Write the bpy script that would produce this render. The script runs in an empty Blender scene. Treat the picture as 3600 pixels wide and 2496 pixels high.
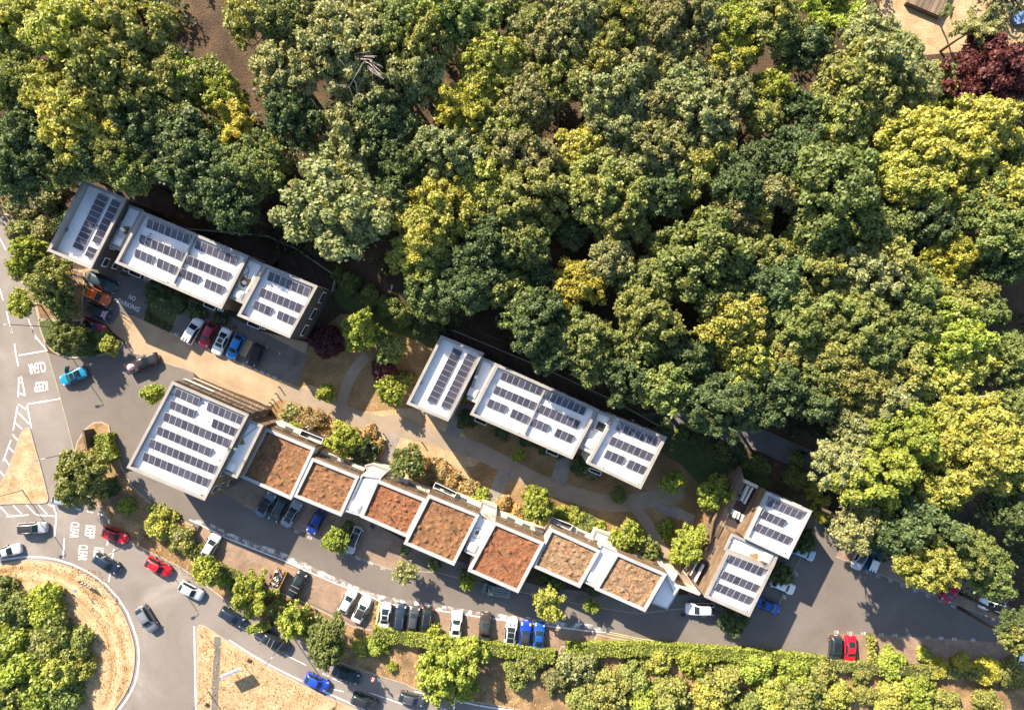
import bpy, bmesh, math, random
import numpy as np
from mathutils import Vector, Matrix
from mathutils.geometry import tessellate_polygon
random.seed(7); np.random.seed(7)
R = math.radians
scene = bpy.context.scene
C = scene.collection

# ------------------------------------------------------------------ camera, sky, sun, exposure
CH = 110.0                      # flying height of the camera above the ground, m
SC = 0.046                      # metres of ground per photo pixel (photo 3600 x 2496)
cam = bpy.data.objects.new('camera', bpy.data.cameras.new('camera'))
C.objects.link(cam); scene.camera = cam
cam.location = (0, 0, CH); cam.rotation_euler = (0, 0, 0)
cam.data.sensor_width = 36; cam.data.lens = 36 * CH / (3600 * SC)
cam.data.clip_start = 1; cam.data.clip_end = 3000
SUN_EL = R(32); SX, SY = 0.563, -0.826      # horizontal travel of the light
w = bpy.data.worlds.new("World"); scene.world = w; w.use_nodes = True
nt = w.node_tree
sky = nt.nodes.new('ShaderNodeTexSky'); sky.sky_type = 'NISHITA'; sky.sun_disc = False
sky.sun_elevation = SUN_EL; sky.sun_rotation = math.atan2(-SX, -SY)
sky.air_density = 1.0; sky.dust_density = 1.0
nt.links.new(sky.outputs[0], nt.nodes['Background'].inputs[0])
nt.nodes['Background'].inputs[1].default_value = 0.088
sd = bpy.data.lights.new('sun', 'SUN'); sd.energy = 5.0; sd.angle = R(0.53); sd.color = (1.0, 0.85, 0.665)
so = bpy.data.objects.new('sun', sd); C.objects.link(so)
L = Vector((SX * math.cos(SUN_EL), SY * math.cos(SUN_EL), -math.sin(SUN_EL)))
so.rotation_euler = L.to_track_quat('-Z', 'Y').to_euler(); so.location = (-60, 90, 80)
scene.view_settings.view_transform = 'Standard'; scene.view_settings.look = 'None'
scene.view_settings.gamma = 1; scene.view_settings.use_curve_mapping = False
scene.view_settings.exposure = 1.72

# ------------------------------------------------------------------ survey helpers
# survey frames: points were read off enlargements of the photograph (origin x, y, pixels per photo pixel)
FR = {0: (0, 0, .6394), 1: (0, 560, 2.558), 2: (700, 560, 2.558), 3: (0, 1150, 2.558), 4: (0, 1770, 2.199),
      5: (400, 1270, 2.558), 6: (800, 1400, 2.558), 7: (600, 1800, 2.2935), 8: (1350, 1150, 2.192),
      9: (1300, 1650, 2.302), 10: (2150, 1550, 2.455), 11: (2700, 1750, 2.4556), 12: (1400, 2100, 2.0927),
      13: (650, 2150, 2.193), 14: (0, 1650, 2.0267), 15: (550, 1050, 1.7547), 16: (0, 1150, 2.922),
      17: (2100, 2000, 2.628), 'n': (0, 0, 1)}
def P(f, x, y, h=0.0):
    """map position (metres) of a surveyed point that lies at height h"""
    ox, oy, s = FR[f]
    k = SC * (CH - h) / CH
    return Vector(((ox + x / s - 1800) * k, -(oy + y / s - 1248) * k))
def PL(f, pts, h=0.0): return [P(f, x, y, h) for x, y in pts]
def chaikin(pts, n=2, closed=False):
    for _ in range(n):
        q = []
        m = len(pts)
        rng = range(m) if closed else range(m - 1)
        if not closed: q.append(pts[0])
        for i in rng:
            a, b = pts[i], pts[(i + 1) % m]
            q += [a * .75 + b * .25, a * .25 + b * .75]
        if not closed: q.append(pts[-1])
        pts = q
    return pts
def area(p): return sum(p[i].x * p[(i + 1) % len(p)].y - p[(i + 1) % len(p)].x * p[i].y for i in range(len(p))) / 2
def ccw(p): return list(p) if area(p) > 0 else list(reversed(p))
def inset(poly, d):
    p = ccw(poly); n = len(p); out = []
    for i in range(n):
        a, b, c = p[i - 1], p[i], p[(i + 1) % n]
        e1 = (b - a).normalized(); e2 = (c - b).normalized()
        n1 = Vector((-e1.y, e1.x)); n2 = Vector((-e2.y, e2.x))
        m = n1 + n2
        if m.length < 1e-4: m = n1.copy()
        m.normalize(); k = max(.35, m.dot(n1))
        out.append(b + m * (d / k))
    return out

# ------------------------------------------------------------------ object helpers
def tag(o, label=None, cat=None, group=None, kind=None):
    if label: o['label'] = label
    if cat: o['category'] = cat
    if group: o['group'] = group
    if kind: o['kind'] = kind
    return o
def empty(name, loc, rz=0.0, label=None, cat=None, group=None):
    o = bpy.data.objects.new(name, None); C.objects.link(o)
    o.location = loc; o.rotation_euler = (0, 0, rz); o.empty_display_size = .5
    return tag(o, label, cat, group)
def woff(o):
    v = Vector((0, 0, 0))
    while o is not None:
        v += o.location; o = o.parent
    return v
class MB:
    def __init__(s): s.v = []; s.f = []; s.m = []; s.sm = []
    def add(s, vs, fs, m=0, sm=False):
        k = len(s.v); s.v += [tuple(v) for v in vs]
        for f in fs: s.f.append([i + k for i in f]); s.m.append(m); s.sm.append(sm)
        return s
    def box(s, x0, y0, z0, x1, y1, z1, m=0):
        return s.add([(x0, y0, z0), (x1, y0, z0), (x1, y1, z0), (x0, y1, z0), (x0, y0, z1), (x1, y0, z1), (x1, y1, z1), (x0, y1, z1)],
                     [(0, 3, 2, 1), (4, 5, 6, 7), (0, 1, 5, 4), (1, 2, 6, 5), (2, 3, 7, 6), (3, 0, 4, 7)], m)
    def obox(s, c, ux, lx, ly, z0, z1, m=0):
        """box centred on c (2D), long axis ux (2D unit)"""
        ux = Vector(ux).normalized(); uy = Vector((-ux.y, ux.x)); c = Vector(c)
        q = [c - ux * lx / 2 - uy * ly / 2, c + ux * lx / 2 - uy * ly / 2, c + ux * lx / 2 + uy * ly / 2, c - ux * lx / 2 + uy * ly / 2]
        return s.prism(q, z0, z1, m)
    def prism(s, poly, z0, z1, m=0, cap=True, bottom=False):
        p = ccw(poly); n = len(p)
        vs = [(a.x, a.y, z0) for a in p] + [(a.x, a.y, z1) for a in p]
        fs = [(i, (i + 1) % n, n + (i + 1) % n, n + i) for i in range(n)]
        if cap: fs += [tuple(n + i for i in t) for t in tess(p)]
        if bottom: fs += [tuple(reversed(t)) for t in tess(p)]
        return s.add(vs, fs, m)
    def sheet(s, poly, z, m=0):
        p = ccw(poly)
        return s.add([(a.x, a.y, z) for a in p], tess(p), m)
    def strip(s, pts, wd, z, m=0):
        """flat band along a polyline"""
        n = len(pts); vs = []
        for i in range(n):
            a = pts[max(0, i - 1)]; b = pts[min(n - 1, i + 1)]
            d = (b - a).normalized(); q = Vector((-d.y, d.x)) * wd / 2
            vs += [(pts[i].x - q.x, pts[i].y - q.y, z), (pts[i].x + q.x, pts[i].y + q.y, z)]
        return s.add(vs, [(2 * i, 2 * i + 2, 2 * i + 3, 2 * i + 1) for i in range(n - 1)], m)
    def wall(s, pts, wd, z0, z1, m=0):
        n = len(pts); vs = []
        for i in range(n):
            a = pts[max(0, i - 1)]; b = pts[min(n - 1, i + 1)]
            d = (b - a).normalized(); q = Vector((-d.y, d.x)) * wd / 2
            for sgn in (-1, 1):
                for z in (z0, z1): vs.append((pts[i].x + sgn * q.x, pts[i].y + sgn * q.y, z))
        fs = []
        for i in range(n - 1):
            a, b = 4 * i, 4 * i + 4
            fs += [(a, b, b + 1, a + 1), (a + 2, a + 3, b + 3, b + 2), (a + 1, b + 1, b + 3, a + 3)]
        e = 4 * (n - 1)
        fs += [(0, 1, 3, 2), (e, e + 2, e + 3, e + 1)]
        return s.add(vs, fs, m)
    def ring(s, outer, inner, z0, z1, m=0):
        n = len(outer)
        vs = [(a.x, a.y, z0) for a in outer] + [(a.x, a.y, z1) for a in outer] + [(a.x, a.y, z1) for a in inner] + [(a.x, a.y, z0) for a in inner]
        fs = []
        for i in range(n):
            j = (i + 1) % n
            fs += [(i, j, n + j, n + i), (n + i, n + j, 2 * n + j, 2 * n + i), (2 * n + i, 2 * n + j, 3 * n + j, 3 * n + i)]
        return s.add(vs, fs, m)
    def tube(s, pts, r0, r1=None, k=6, m=0, caps=True):
        pts = [Vector(p) for p in pts]; n = len(pts); r1 = r0 if r1 is None else r1
        vs = []
        for i, p in enumerate(pts):
            d = (pts[min(i + 1, n - 1)] - pts[max(i - 1, 0)]).normalized()
            a = d.orthogonal().normalized() if abs(d.z) > .99 else d.cross(Vector((0, 0, 1))).normalized()
            b = d.cross(a); r = r0 + (r1 - r0) * i / max(1, n - 1)
            for j in range(k):
                t = 2 * math.pi * j / k
                vs.append(p + a * math.cos(t) * r + b * math.sin(t) * r)
        fs = [(i * k + j, i * k + (j + 1) % k, (i + 1) * k + (j + 1) % k, (i + 1) * k + j) for i in range(n - 1) for j in range(k)]
        if caps: fs += [tuple(reversed(range(k))), tuple(range((n - 1) * k, n * k))]
        return s.add(vs, fs, m, True)
    def mesh(s, name, mats, off=None):
        me = bpy.data.meshes.new(name)
        v = s.v if off is None else [(a[0] - off.x, a[1] - off.y, a[2] - off.z) for a in s.v]
        me.from_pydata(v, [], s.f)
        if not isinstance(mats, (list, tuple)): mats = [mats]
        for m in mats: me.materials.append(m)
        if len(mats) > 1: me.polygons.foreach_set('material_index', s.m)
        me.polygons.foreach_set('use_smooth', s.sm)
        me.update()
        return me
    def build(s, name, mats, parent=None, local=False):
        off = None if (parent is None or local) else woff(parent)
        return link(name, s.mesh(name, mats, off), parent)
def link(name, me, parent=None, loc=None, rz=0.0):
    o = bpy.data.objects.new(name, me); C.objects.link(o)
    if parent is not None: o.parent = parent
    if loc is not None: o.location = loc
    if rz: o.rotation_euler = (0, 0, rz)
    return o
def tess(p):
    t = tessellate_polygon([[Vector((a.x, a.y, 0)) for a in p]])
    out = []
    for a, b, c in t:
        A = (p[b].x - p[a].x) * (p[c].y - p[a].y) - (p[b].y - p[a].y) * (p[c].x - p[a].x)
        out.append((a, b, c) if A > 0 else (a, c, b))
    return out
def copy_thing(root):
    """a copy of a thing with copies of its parts and sub-parts"""
    def rec(o, par):
        c = o.copy(); C.objects.link(c)
        if par is not None: c.parent = par
        for ch in o.children: rec(ch, c)
        return c
    return rec(root, None)

# ------------------------------------------------------------------ materials
def newmat(name):
    m = bpy.data.materials.new(name); m.use_nodes = True
    return m, m.node_tree.nodes, m.node_tree.links, m.node_tree.nodes['Principled BSDF']
def rgba(c): return (c[0], c[1], c[2], 1)
def plain(name, c, rough=.6, metal=0.0, coat=0.0, spec=.5):
    m, N, K, b = newmat(name)
    b.inputs['Base Color'].default_value = rgba(c); b.inputs['Roughness'].default_value = rough
    b.inputs['Metallic'].default_value = metal; b.inputs['Coat Weight'].default_value = coat
    b.inputs['Specular IOR Level'].default_value = spec
    return m
def surf(name, stops, scale=.3, fine=6.0, famt=.35, rough=.9, bump=.0, bscale=8.0, stretch=None, rot=0.0, bands=None, detail=6, dist=.3, rings=None):
    """weathered surface: broad patches from a colour ramp, fine grain, optional bump and board lines (spacing m, depth, direction)"""
    m, N, K, b = newmat(name)
    g = N.new('ShaderNodeNewGeometry')
    mp = N.new('ShaderNodeMapping'); mp.inputs['Rotation'].default_value = (0, 0, rot)
    if stretch: mp.inputs['Scale'].default_value = stretch
    K.new(g.outputs['Position'], mp.inputs[0])
    n1 = N.new('ShaderNodeTexNoise'); n1.inputs['Scale'].default_value = scale; n1.inputs['Detail'].default_value = detail
    n1.inputs['Roughness'].default_value = .62; n1.inputs['Distortion'].default_value = dist
    K.new(mp.outputs[0], n1.inputs['Vector'])
    cr = N.new('ShaderNodeValToRGB'); el = cr.color_ramp.elements
    while len(el) < len(stops): el.new(.5)
    for e, (p, c) in zip(el, stops): e.position = p; e.color = rgba(c)
    fac = n1.outputs['Fac']
    if rings:                                    # mown swathes round a centre
        vd = N.new('ShaderNodeVectorMath'); vd.operation = 'DISTANCE'; vd.inputs[1].default_value = (rings[0], rings[1], 0); K.new(g.outputs['Position'], vd.inputs[0])
        n4 = N.new('ShaderNodeTexNoise'); n4.noise_dimensions = '1D'; n4.inputs['Scale'].default_value = rings[2]; n4.inputs['Detail'].default_value = 3; K.new(vd.outputs['Value'], n4.inputs['W'])
        am = N.new('ShaderNodeMath'); am.operation = 'MULTIPLY_ADD'; am.inputs[1].default_value = .55; K.new(n4.outputs['Fac'], am.inputs[0])
        sb_ = N.new('ShaderNodeMath'); sb_.operation = 'SUBTRACT'; sb_.inputs[1].default_value = .275; K.new(fac, sb_.inputs[0]); K.new(sb_.outputs[0], am.inputs[2]); fac = am.outputs[0]
    K.new(fac, cr.inputs[0])
    n2 = N.new('ShaderNodeTexNoise'); n2.inputs['Scale'].default_value = fine; n2.inputs['Detail'].default_value = 4
    K.new(g.outputs['Position'], n2.inputs['Vector'])
    mr = N.new('ShaderNodeMapRange'); mr.inputs[1].default_value = .3; mr.inputs[2].default_value = .7
    mr.inputs[3].default_value = 1 - famt; mr.inputs[4].default_value = 1 + famt
    K.new(n2.outputs['Fac'], mr.inputs[0])
    mx = N.new('ShaderNodeVectorMath'); mx.operation = 'SCALE'
    K.new(cr.outputs[0], mx.inputs[0]); K.new(mr.outputs[0], mx.inputs['Scale'])
    col = mx.outputs[0]; hgt = None
    if bands:
        sp, depth, ang, axis = bands
        mp2 = N.new('ShaderNodeMapping'); mp2.inputs['Rotation'].default_value = (0, 0, ang)
        K.new(g.outputs['Position'], mp2.inputs[0])
        sx = N.new('ShaderNodeSeparateXYZ'); K.new(mp2.outputs[0], sx.inputs[0])
        d = N.new('ShaderNodeMath'); d.operation = 'DIVIDE'; d.inputs[1].default_value = sp; K.new(sx.outputs[axis], d.inputs[0])
        fl = N.new('ShaderNodeMath'); fl.operation = 'FLOOR'; K.new(d.outputs[0], fl.inputs[0])
        wn = N.new('ShaderNodeTexWhiteNoise'); wn.noise_dimensions = '1D'; K.new(fl.outputs[0], wn.inputs['W'])
        fr = N.new('ShaderNodeMath'); fr.operation = 'FRACT'; K.new(d.outputs[0], fr.inputs[0])
        gp = N.new('ShaderNodeMath'); gp.operation = 'GREATER_THAN'; gp.inputs[1].default_value = .16; K.new(fr.outputs[0], gp.inputs[0])
        m2 = N.new('ShaderNodeMapRange'); m2.inputs[3].default_value = 1 - depth; m2.inputs[4].default_value = 1 + depth * .5
        K.new(wn.outputs[0], m2.inputs[0])
        m3 = N.new('ShaderNodeMapRange'); m3.inputs[3].default_value = .4; m3.inputs[4].default_value = 1; K.new(gp.outputs[0], m3.inputs[0])
        mm = N.new('ShaderNodeMath'); mm.operation = 'MULTIPLY'; K.new(m2.outputs[0], mm.inputs[0]); K.new(m3.outputs[0], mm.inputs[1])
        v2 = N.new('ShaderNodeVectorMath'); v2.operation = 'SCALE'; K.new(col, v2.inputs[0]); K.new(mm.outputs[0], v2.inputs['Scale'])
        col = v2.outputs[0]
    K.new(col, b.inputs['Base Color'])
    b.inputs['Roughness'].default_value = rough; b.inputs['Specular IOR Level'].default_value = .3
    if bump:
        n3 = N.new('ShaderNodeTexNoise'); n3.inputs['Scale'].default_value = bscale; n3.inputs['Detail'].default_value = 5
        K.new(g.outputs['Position'], n3.inputs['Vector'])
        bp = N.new('ShaderNodeBump'); bp.inputs['Strength'].default_value = 1; bp.inputs['Distance'].default_value = bump
        K.new(n3.outputs['Fac'], bp.inputs['Height']); K.new(bp.outputs[0], b.inputs['Normal'])
    return m
def paving(name, c1, c2, mortar, bw, bh, ang, rough=.85):
    """small block or slab paving, far too fine to build stone by stone from this height"""
    m, N, K, b = newmat(name)
    g = N.new('ShaderNodeNewGeometry'); mp = N.new('ShaderNodeMapping'); mp.inputs['Rotation'].default_value = (0, 0, ang)
    K.new(g.outputs['Position'], mp.inputs[0])
    br = N.new('ShaderNodeTexBrick'); br.inputs['Scale'].default_value = 1
    br.inputs['Brick Width'].default_value = bw; br.inputs['Row Height'].default_value = bh
    br.inputs['Mortar Size'].default_value = min(bw, bh) * .06
    br.inputs['Color1'].default_value = rgba(c1); br.inputs['Color2'].default_value = rgba(c2); br.inputs['Mortar'].default_value = rgba(mortar)
    K.new(mp.outputs[0], br.inputs['Vector'])
    n2 = N.new('ShaderNodeTexNoise'); n2.inputs['Scale'].default_value = .45; n2.inputs['Detail'].default_value = 7; n2.inputs['Roughness'].default_value = .65
    K.new(g.outputs['Position'], n2.inputs['Vector'])
    mr = N.new('ShaderNodeMapRange'); mr.inputs[1].default_value = .3; mr.inputs[2].default_value = .7; mr.inputs[3].default_value = .7; mr.inputs[4].default_value = 1.25
    K.new(n2.outputs['Fac'], mr.inputs[0])
    mx = N.new('ShaderNodeVectorMath'); mx.operation = 'SCALE'; K.new(br.outputs[0], mx.inputs[0]); K.new(mr.outputs[0], mx.inputs['Scale'])
    K.new(mx.outputs[0], b.inputs['Base Color']); b.inputs['Roughness'].default_value = rough
    return m
def leafmat():
    m, N, K, b = newmat('foliage')
    oi = N.new('ShaderNodeObjectInfo'); at = N.new('ShaderNodeAttribute'); at.attribute_name = 'tone'
    mr = N.new('ShaderNodeMapRange'); mr.inputs[3].default_value = .6; mr.inputs[4].default_value = 1.6
    K.new(at.outputs['Fac'], mr.inputs[0])
    sc = N.new('ShaderNodeVectorMath'); sc.operation = 'SCALE'; K.new(oi.outputs['Color'], sc.inputs[0]); K.new(mr.outputs[0], sc.inputs['Scale'])
    at2 = N.new('ShaderNodeAttribute'); at2.attribute_name = 'dry'
    mx = N.new('ShaderNodeMixRGB'); mx.blend_type = 'MULTIPLY'; mx.inputs[2].default_value = (1.25, 1.04, .8, 1)
    K.new(at2.outputs['Fac'], mx.inputs[0]); K.new(sc.outputs[0], mx.inputs[1])
    K.new(mx.outputs[0], b.inputs['Base Color']); b.inputs['Roughness'].default_value = .55; b.inputs['Specular IOR Level'].default_value = .35
    tr = N.new('ShaderNodeBsdfTranslucent')
    hs = N.new('ShaderNodeMixRGB'); hs.blend_type = 'MULTIPLY'; hs.inputs[0].default_value = 1; hs.inputs[2].default_value = (1.2, 1.25, .55, 1)
    K.new(mx.outputs[0], hs.inputs[1]); K.new(hs.outputs[0], tr.inputs[0])
    ms = N.new('ShaderNodeMixShader'); ms.inputs[0].default_value = .28
    K.new(b.outputs[0], ms.inputs[1]); K.new(tr.outputs[0], ms.inputs[2])
    K.new(ms.outputs[0], N['Material Output'].inputs[0])
    return m
def paintmat():
    m, N, K, b = newmat('car_paint')
    oi = N.new('ShaderNodeObjectInfo'); K.new(oi.outputs['Color'], b.inputs['Base Color'])
    b.inputs['Roughness'].default_value = .4; b.inputs['Coat Weight'].default_value = .35; b.inputs['Coat Roughness'].default_value = .05
    b.inputs['Specular IOR Level'].default_value = .3
    return m
def panelmat():
    m, N, K, b = newmat('solar_cells')
    tc = N.new('ShaderNodeTexCoord'); sx = N.new('ShaderNodeSeparateXYZ'); K.new(tc.outputs['Generated'], sx.inputs[0])
    outs = []
    for ax, k in ((0, 6), (1, 10)):
        mu = N.new('ShaderNodeMath'); mu.operation = 'MULTIPLY'; mu.inputs[1].default_value = k; K.new(sx.outputs[ax], mu.inputs[0])
        fr = N.new('ShaderNodeMath'); fr.operation = 'FRACT'; K.new(mu.outputs[0], fr.inputs[0])
        pp = N.new('ShaderNodeMath'); pp.operation = 'PINGPONG'; pp.inputs[1].default_value = .5; K.new(fr.outputs[0], pp.inputs[0])
        gt = N.new('ShaderNodeMath'); gt.operation = 'GREATER_THAN'; gt.inputs[1].default_value = .085; K.new(pp.outputs[0], gt.inputs[0]); outs.append(gt)
    mm = N.new('ShaderNodeMath'); mm.operation = 'MULTIPLY'; K.new(outs[0].outputs[0], mm.inputs[0]); K.new(outs[1].outputs[0], mm.inputs[1])
    oi = N.new('ShaderNodeObjectInfo')
    mr = N.new('ShaderNodeMapRange'); mr.inputs[3].default_value = .75; mr.inputs[4].default_value = 1.3; K.new(oi.outputs['Random'], mr.inputs[0])
    mx = N.new('ShaderNodeMixRGB'); mx.inputs[1].default_value = (.16, .15, .16, 1); mx.inputs[2].default_value = (.018, .018, .042, 1)
    K.new(mm.outputs[0], mx.inputs[0])
    sc = N.new('ShaderNodeVectorMath'); sc.operation = 'SCALE'; K.new(mx.outputs[0], sc.inputs[0]); K.new(mr.outputs[0], sc.inputs['Scale'])
    K.new(sc.outputs[0], b.inputs['Base Color'])
    b.inputs['Roughness'].default_value = .22; b.inputs['Specular IOR Level'].default_value = .5
    return m
AX = R(-24)                                   # street grid of the estate
M = {}
M['asphalt'] = surf('asphalt', [(.3, (.112, .097, .085)), (.5, (.138, .121, .107)), (.7, (.165, .146, .13))], .12, 14, .12, .88, .004, 40)
M['road_worn'] = surf('worn_asphalt', [(.35, (.16, .14, .124)), (.55, (.20, .178, .16)), (.7, (.26, .235, .212))], .09, 16, .10, .85, .004, 40, dist=.8)
M['tarmac'] = surf('bay_tarmac', [(.3, (.10, .095, .09)), (.7, (.15, .14, .128))], .3, 12, .15, .9)
M['concrete'] = surf('buff_concrete', [(.3, (.25, .18, .112)), (.5, (.31, .228, .146)), (.72, (.37, .285, .19))], .25, 10, .10, .85)
M['path'] = surf('path_gravel', [(.3, (.215, .17, .122)), (.7, (.28, .225, .168))], .4, 12, .12, .9)
M['brick'] = paving('buff_brick_paving', (.27, .19, .135), (.215, .148, .105), (.12, .09, .065), .42, .21, AX)
M['slab'] = paving('slab_paving', (.235, .21, .175), (.20, .18, .155), (.13, .115, .10), .6, .4, AX)
M['slabdark'] = paving('grey_paving', (.15, .135, .115), (.132, .118, .102), (.085, .076, .067), .45, .3, AX)
M['drygrass'] = surf('dry_grass', [(.22, (.20, .13, .066)), (.4, (.31, .215, .118)), (.6, (.40, .295, .175)), (.8, (.48, .375, .24))], .5, 5, .28, .95, .08, 6)
M['mown'] = surf('mown_dry_grass', [(.25, (.21, .135, .066)), (.42, (.32, .22, .118)), (.58, (.41, .30, .175)), (.75, (.49, .385, .245))], .5, 5, .25, .95, .06, 6, rings=(P('n', 90, 2345).x, P('n', 90, 2345).y, .9))
M['lawn'] = surf('parched_lawn', [(.25, (.10, .08, .035)), (.42, (.18, .115, .052)), (.6, (.27, .175, .085)), (.8, (.35, .24, .125))], .16, 4, .3, .95, .1, 5)
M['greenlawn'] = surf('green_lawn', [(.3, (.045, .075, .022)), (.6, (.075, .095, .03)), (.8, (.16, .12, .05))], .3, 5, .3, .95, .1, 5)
M['verge'] = surf('verge_soil', [(.25, (.11, .075, .04)), (.45, (.19, .122, .062)), (.62, (.30, .20, .10)), (.8, (.38, .275, .15))], .35, 5, .3, .95, .1, 5)
M['earth'] = surf('woodland_floor', [(.3, (.035, .024, .016)), (.55, (.075, .05, .03)), (.75, (.14, .085, .045))], .2, 4, .35, 1, .15, 3)
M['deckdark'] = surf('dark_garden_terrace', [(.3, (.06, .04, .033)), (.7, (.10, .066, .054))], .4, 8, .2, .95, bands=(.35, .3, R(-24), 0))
M['kerb'] = surf('kerb_concrete', [(.3, (.26, .215, .16)), (.7, (.36, .30, .23))], 1.2, 14, .15, .85)
M['white'] = surf('road_paint_white', [(.32, (.45, .44, .43)), (.5, (.70, .70, .70))], 1.4, 10, .08, .7)
M['yellow'] = surf('road_paint_yellow', [(.35, (.42, .33, .16)), (.6, (.62, .5, .24))], 1.0, 10, .1, .7)
M['roofwhite'] = surf('white_roof_membrane', [(.25, (.66, .63, .58)), (.45, (.76, .75, .73)), (.7, (.80, .80, .80))], .22, 3, .035, .55)
M['coping'] = surf('coping_concrete', [(.3, (.21, .20, .185)), (.7, (.29, .28, .265))], .5, 6, .08, .7)
M['copinglight'] = surf('coping_metal', [(.3, (.27, .28, .29)), (.7, (.36, .37, .38))], .5, 6, .06, .5)
M['render'] = surf('cream_render', [(.3, (.52, .46, .37)), (.7, (.64, .58, .49))], .6, 5, .06, .85)
M['timber'] = surf('weathered_cladding', [(.3, (.13, .085, .05)), (.55, (.20, .135, .085)), (.75, (.26, .19, .13))], .6, 5, .2, .85, bands=(.22, .45, 0, 2))
M['darkclad'] = surf('dark_cladding', [(.3, (.055, .05, .05)), (.7, (.095, .085, .08))], .5, 6, .2, .7, bands=(.22, .4, 0, 2))
M['deck'] = surf('timber_decking', [(.3, (.16, .115, .08)), (.55, (.22, .165, .12)), (.75, (.28, .22, .165))], .5, 6, .18, .85, bands=(.19, .4, R(26), 0))
M['sedum'] = surf('sedum_brown', [(.3, (.11, .058, .03)), (.43, (.16, .083, .04)), (.52, (.21, .112, .054)), (.6, (.21, .088, .04)), (.72, (.27, .175, .095))], .9, 6, .6, .95, .12, 9, detail=9)
M['sedumred'] = surf('sedum_red', [(.3, (.12, .056, .028)), (.43, (.18, .075, .036)), (.53, (.22, .09, .042)), (.6, (.18, .092, .046)), (.72, (.25, .15, .078))], .9, 6, .6, .95, .12, 9, detail=9)
M['sedumtan'] = surf('sedum_straw', [(.33, (.10, .062, .034)), (.42, (.19, .12, .068)), (.54, (.27, .18, .105)), (.6, (.21, .095, .05)), (.68, (.31, .215, .125))], .8, 6, .55, .95, .12, 9, detail=9)
M['skylight'] = plain('skylight_white', (.72, .70, .64), .35)
M['rust'] = surf('rust_stain', [(.35, (.16, .08, .03)), (.6, (.34, .2, .09))], 1.6, 8, .4, .9)
M['steel'] = plain('galvanised_steel', (.34, .34, .34), .45, .7)
M['darkmetal'] = plain('dark_metal', (.03, .03, .033), .5, .3)
M['whitepaint'] = plain('white_paint', (.75, .74, .72), .45)
M['glass'] = plain('window_glass', (.02, .028, .032), .06, 0, 0, .8)
M['skyglass'] = plain('rooflight_glass', (.07, .09, .10), .12, 0, 0, .8)
M['carglass'] = plain('car_glass', (.012, .024, .028), .07, 0, 0, .35)
M['tyre'] = plain('tyre_rubber', (.018, .018, .018), .85)
M['rim'] = plain('alloy_rim', (.4, .4, .41), .35, .7)
M['lamp'] = plain('lamp_lens', (.62, .62, .60), .2, 0, .5)
M['redlamp'] = plain('tail_lamp_red', (.35, .02, .02), .25, 0, .5)
M['black'] = plain('black_plastic', (.015, .015, .016), .55)
M['softtop'] = plain('black_fabric', (.02, .02, .022), .9)
M['panoroof'] = plain('panoramic_glass', (.012, .014, .017), .12, 0, 0, .7)
M['roofpaint_white'] = plain('white_roof_paint', (.72, .72, .71), .35, 0, .6)
M['cells'] = panelmat(); M['alu'] = plain('panel_frame', (.62, .62, .62), .4, .3)
M['foliage'] = leafmat(); M['paint'] = paintmat()
M['bark'] = surf('bark', [(.3, (.06, .045, .032)), (.7, (.12, .09, .065))], 2, 12, .3, .95)
M['deadwood'] = surf('bleached_wood', [(.3, (.33, .26, .23)), (.7, (.52, .44, .40))], 2, 12, .15, .9)
M['bluesign'] = plain('blue_sign', (.03, .12, .45), .4)
M['plank'] = surf('sawn_plank', [(.3, (.42, .31, .17)), (.7, (.52, .40, .24))], 1.2, 8, .12, .85)
M['skipyellow'] = surf('skip_steel', [(.35, (.30, .13, .04)), (.6, (.42, .25, .07))], 1.2, 6, .2, .7)
# ------------------------------------------------------------------ ground, roads, paths
def ground(name, pts, z, mat, parent=None):
    o = MB().sheet(pts, z).build(name, M[mat], parent)
    if parent is None: tag(o, kind='structure')
    return o
def island(name, pts, mat, h=.12, kw=.22, smooth=0):
    """raised verge with a kerb round it"""
    p = ccw(chaikin(pts, smooth, True) if smooth else pts)
    inn = inset(p, kw)
    o = MB().sheet(inn, h - .01).build(name, M[mat]); tag(o, kind='structure')
    MB().ring(p, inn, 0, h).build('kerb', M['kerb'], o)
    return o
ground('ground', [Vector(p) for p in ((-500, -500), (500, -500), (500, 500), (-500, 500))], 0, 'earth')
road = ground('road', PL('n', [(-600, 690), (20, 745), (60, 860), (120, 1060), (165, 1240), (250, 1262), (391, 1246), (438, 1205), (680, 1310), (720, 1500), (900, 1690),
    (1300, 1880), (1700, 2060), (2050, 2130), (2240, 2160), (2390, 2140), (2560, 2140), (2700, 1960), (2860, 1820), (2880, 1800), (2960, 1850), (3010, 1890), (3300, 2000),
    (3640, 2180), (3800, 2250), (3800, 2380), (2930, 2330), (2700, 2300), (2440, 2275), (2150, 2240), (1900, 2400), (2400, 2700), (2400, 3200), (-600, 3200)]), .02, 'asphalt')
ground('main_road', chaikin(PL('n', [(-600, 700), (10, 748), (50, 860), (100, 1030), (165, 1235), (205, 1370), (240, 1500), (262, 1600), (290, 1720), (341, 1770), (391, 1847), (455, 1906), (637, 1997), (800, 2115),
    (1062, 2258), (1315, 2371), (1591, 2456), (1900, 2510), (2400, 2620), (2400, 3200), (-600, 3200)]), 1, True), .024, 'road_worn', None)
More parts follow.
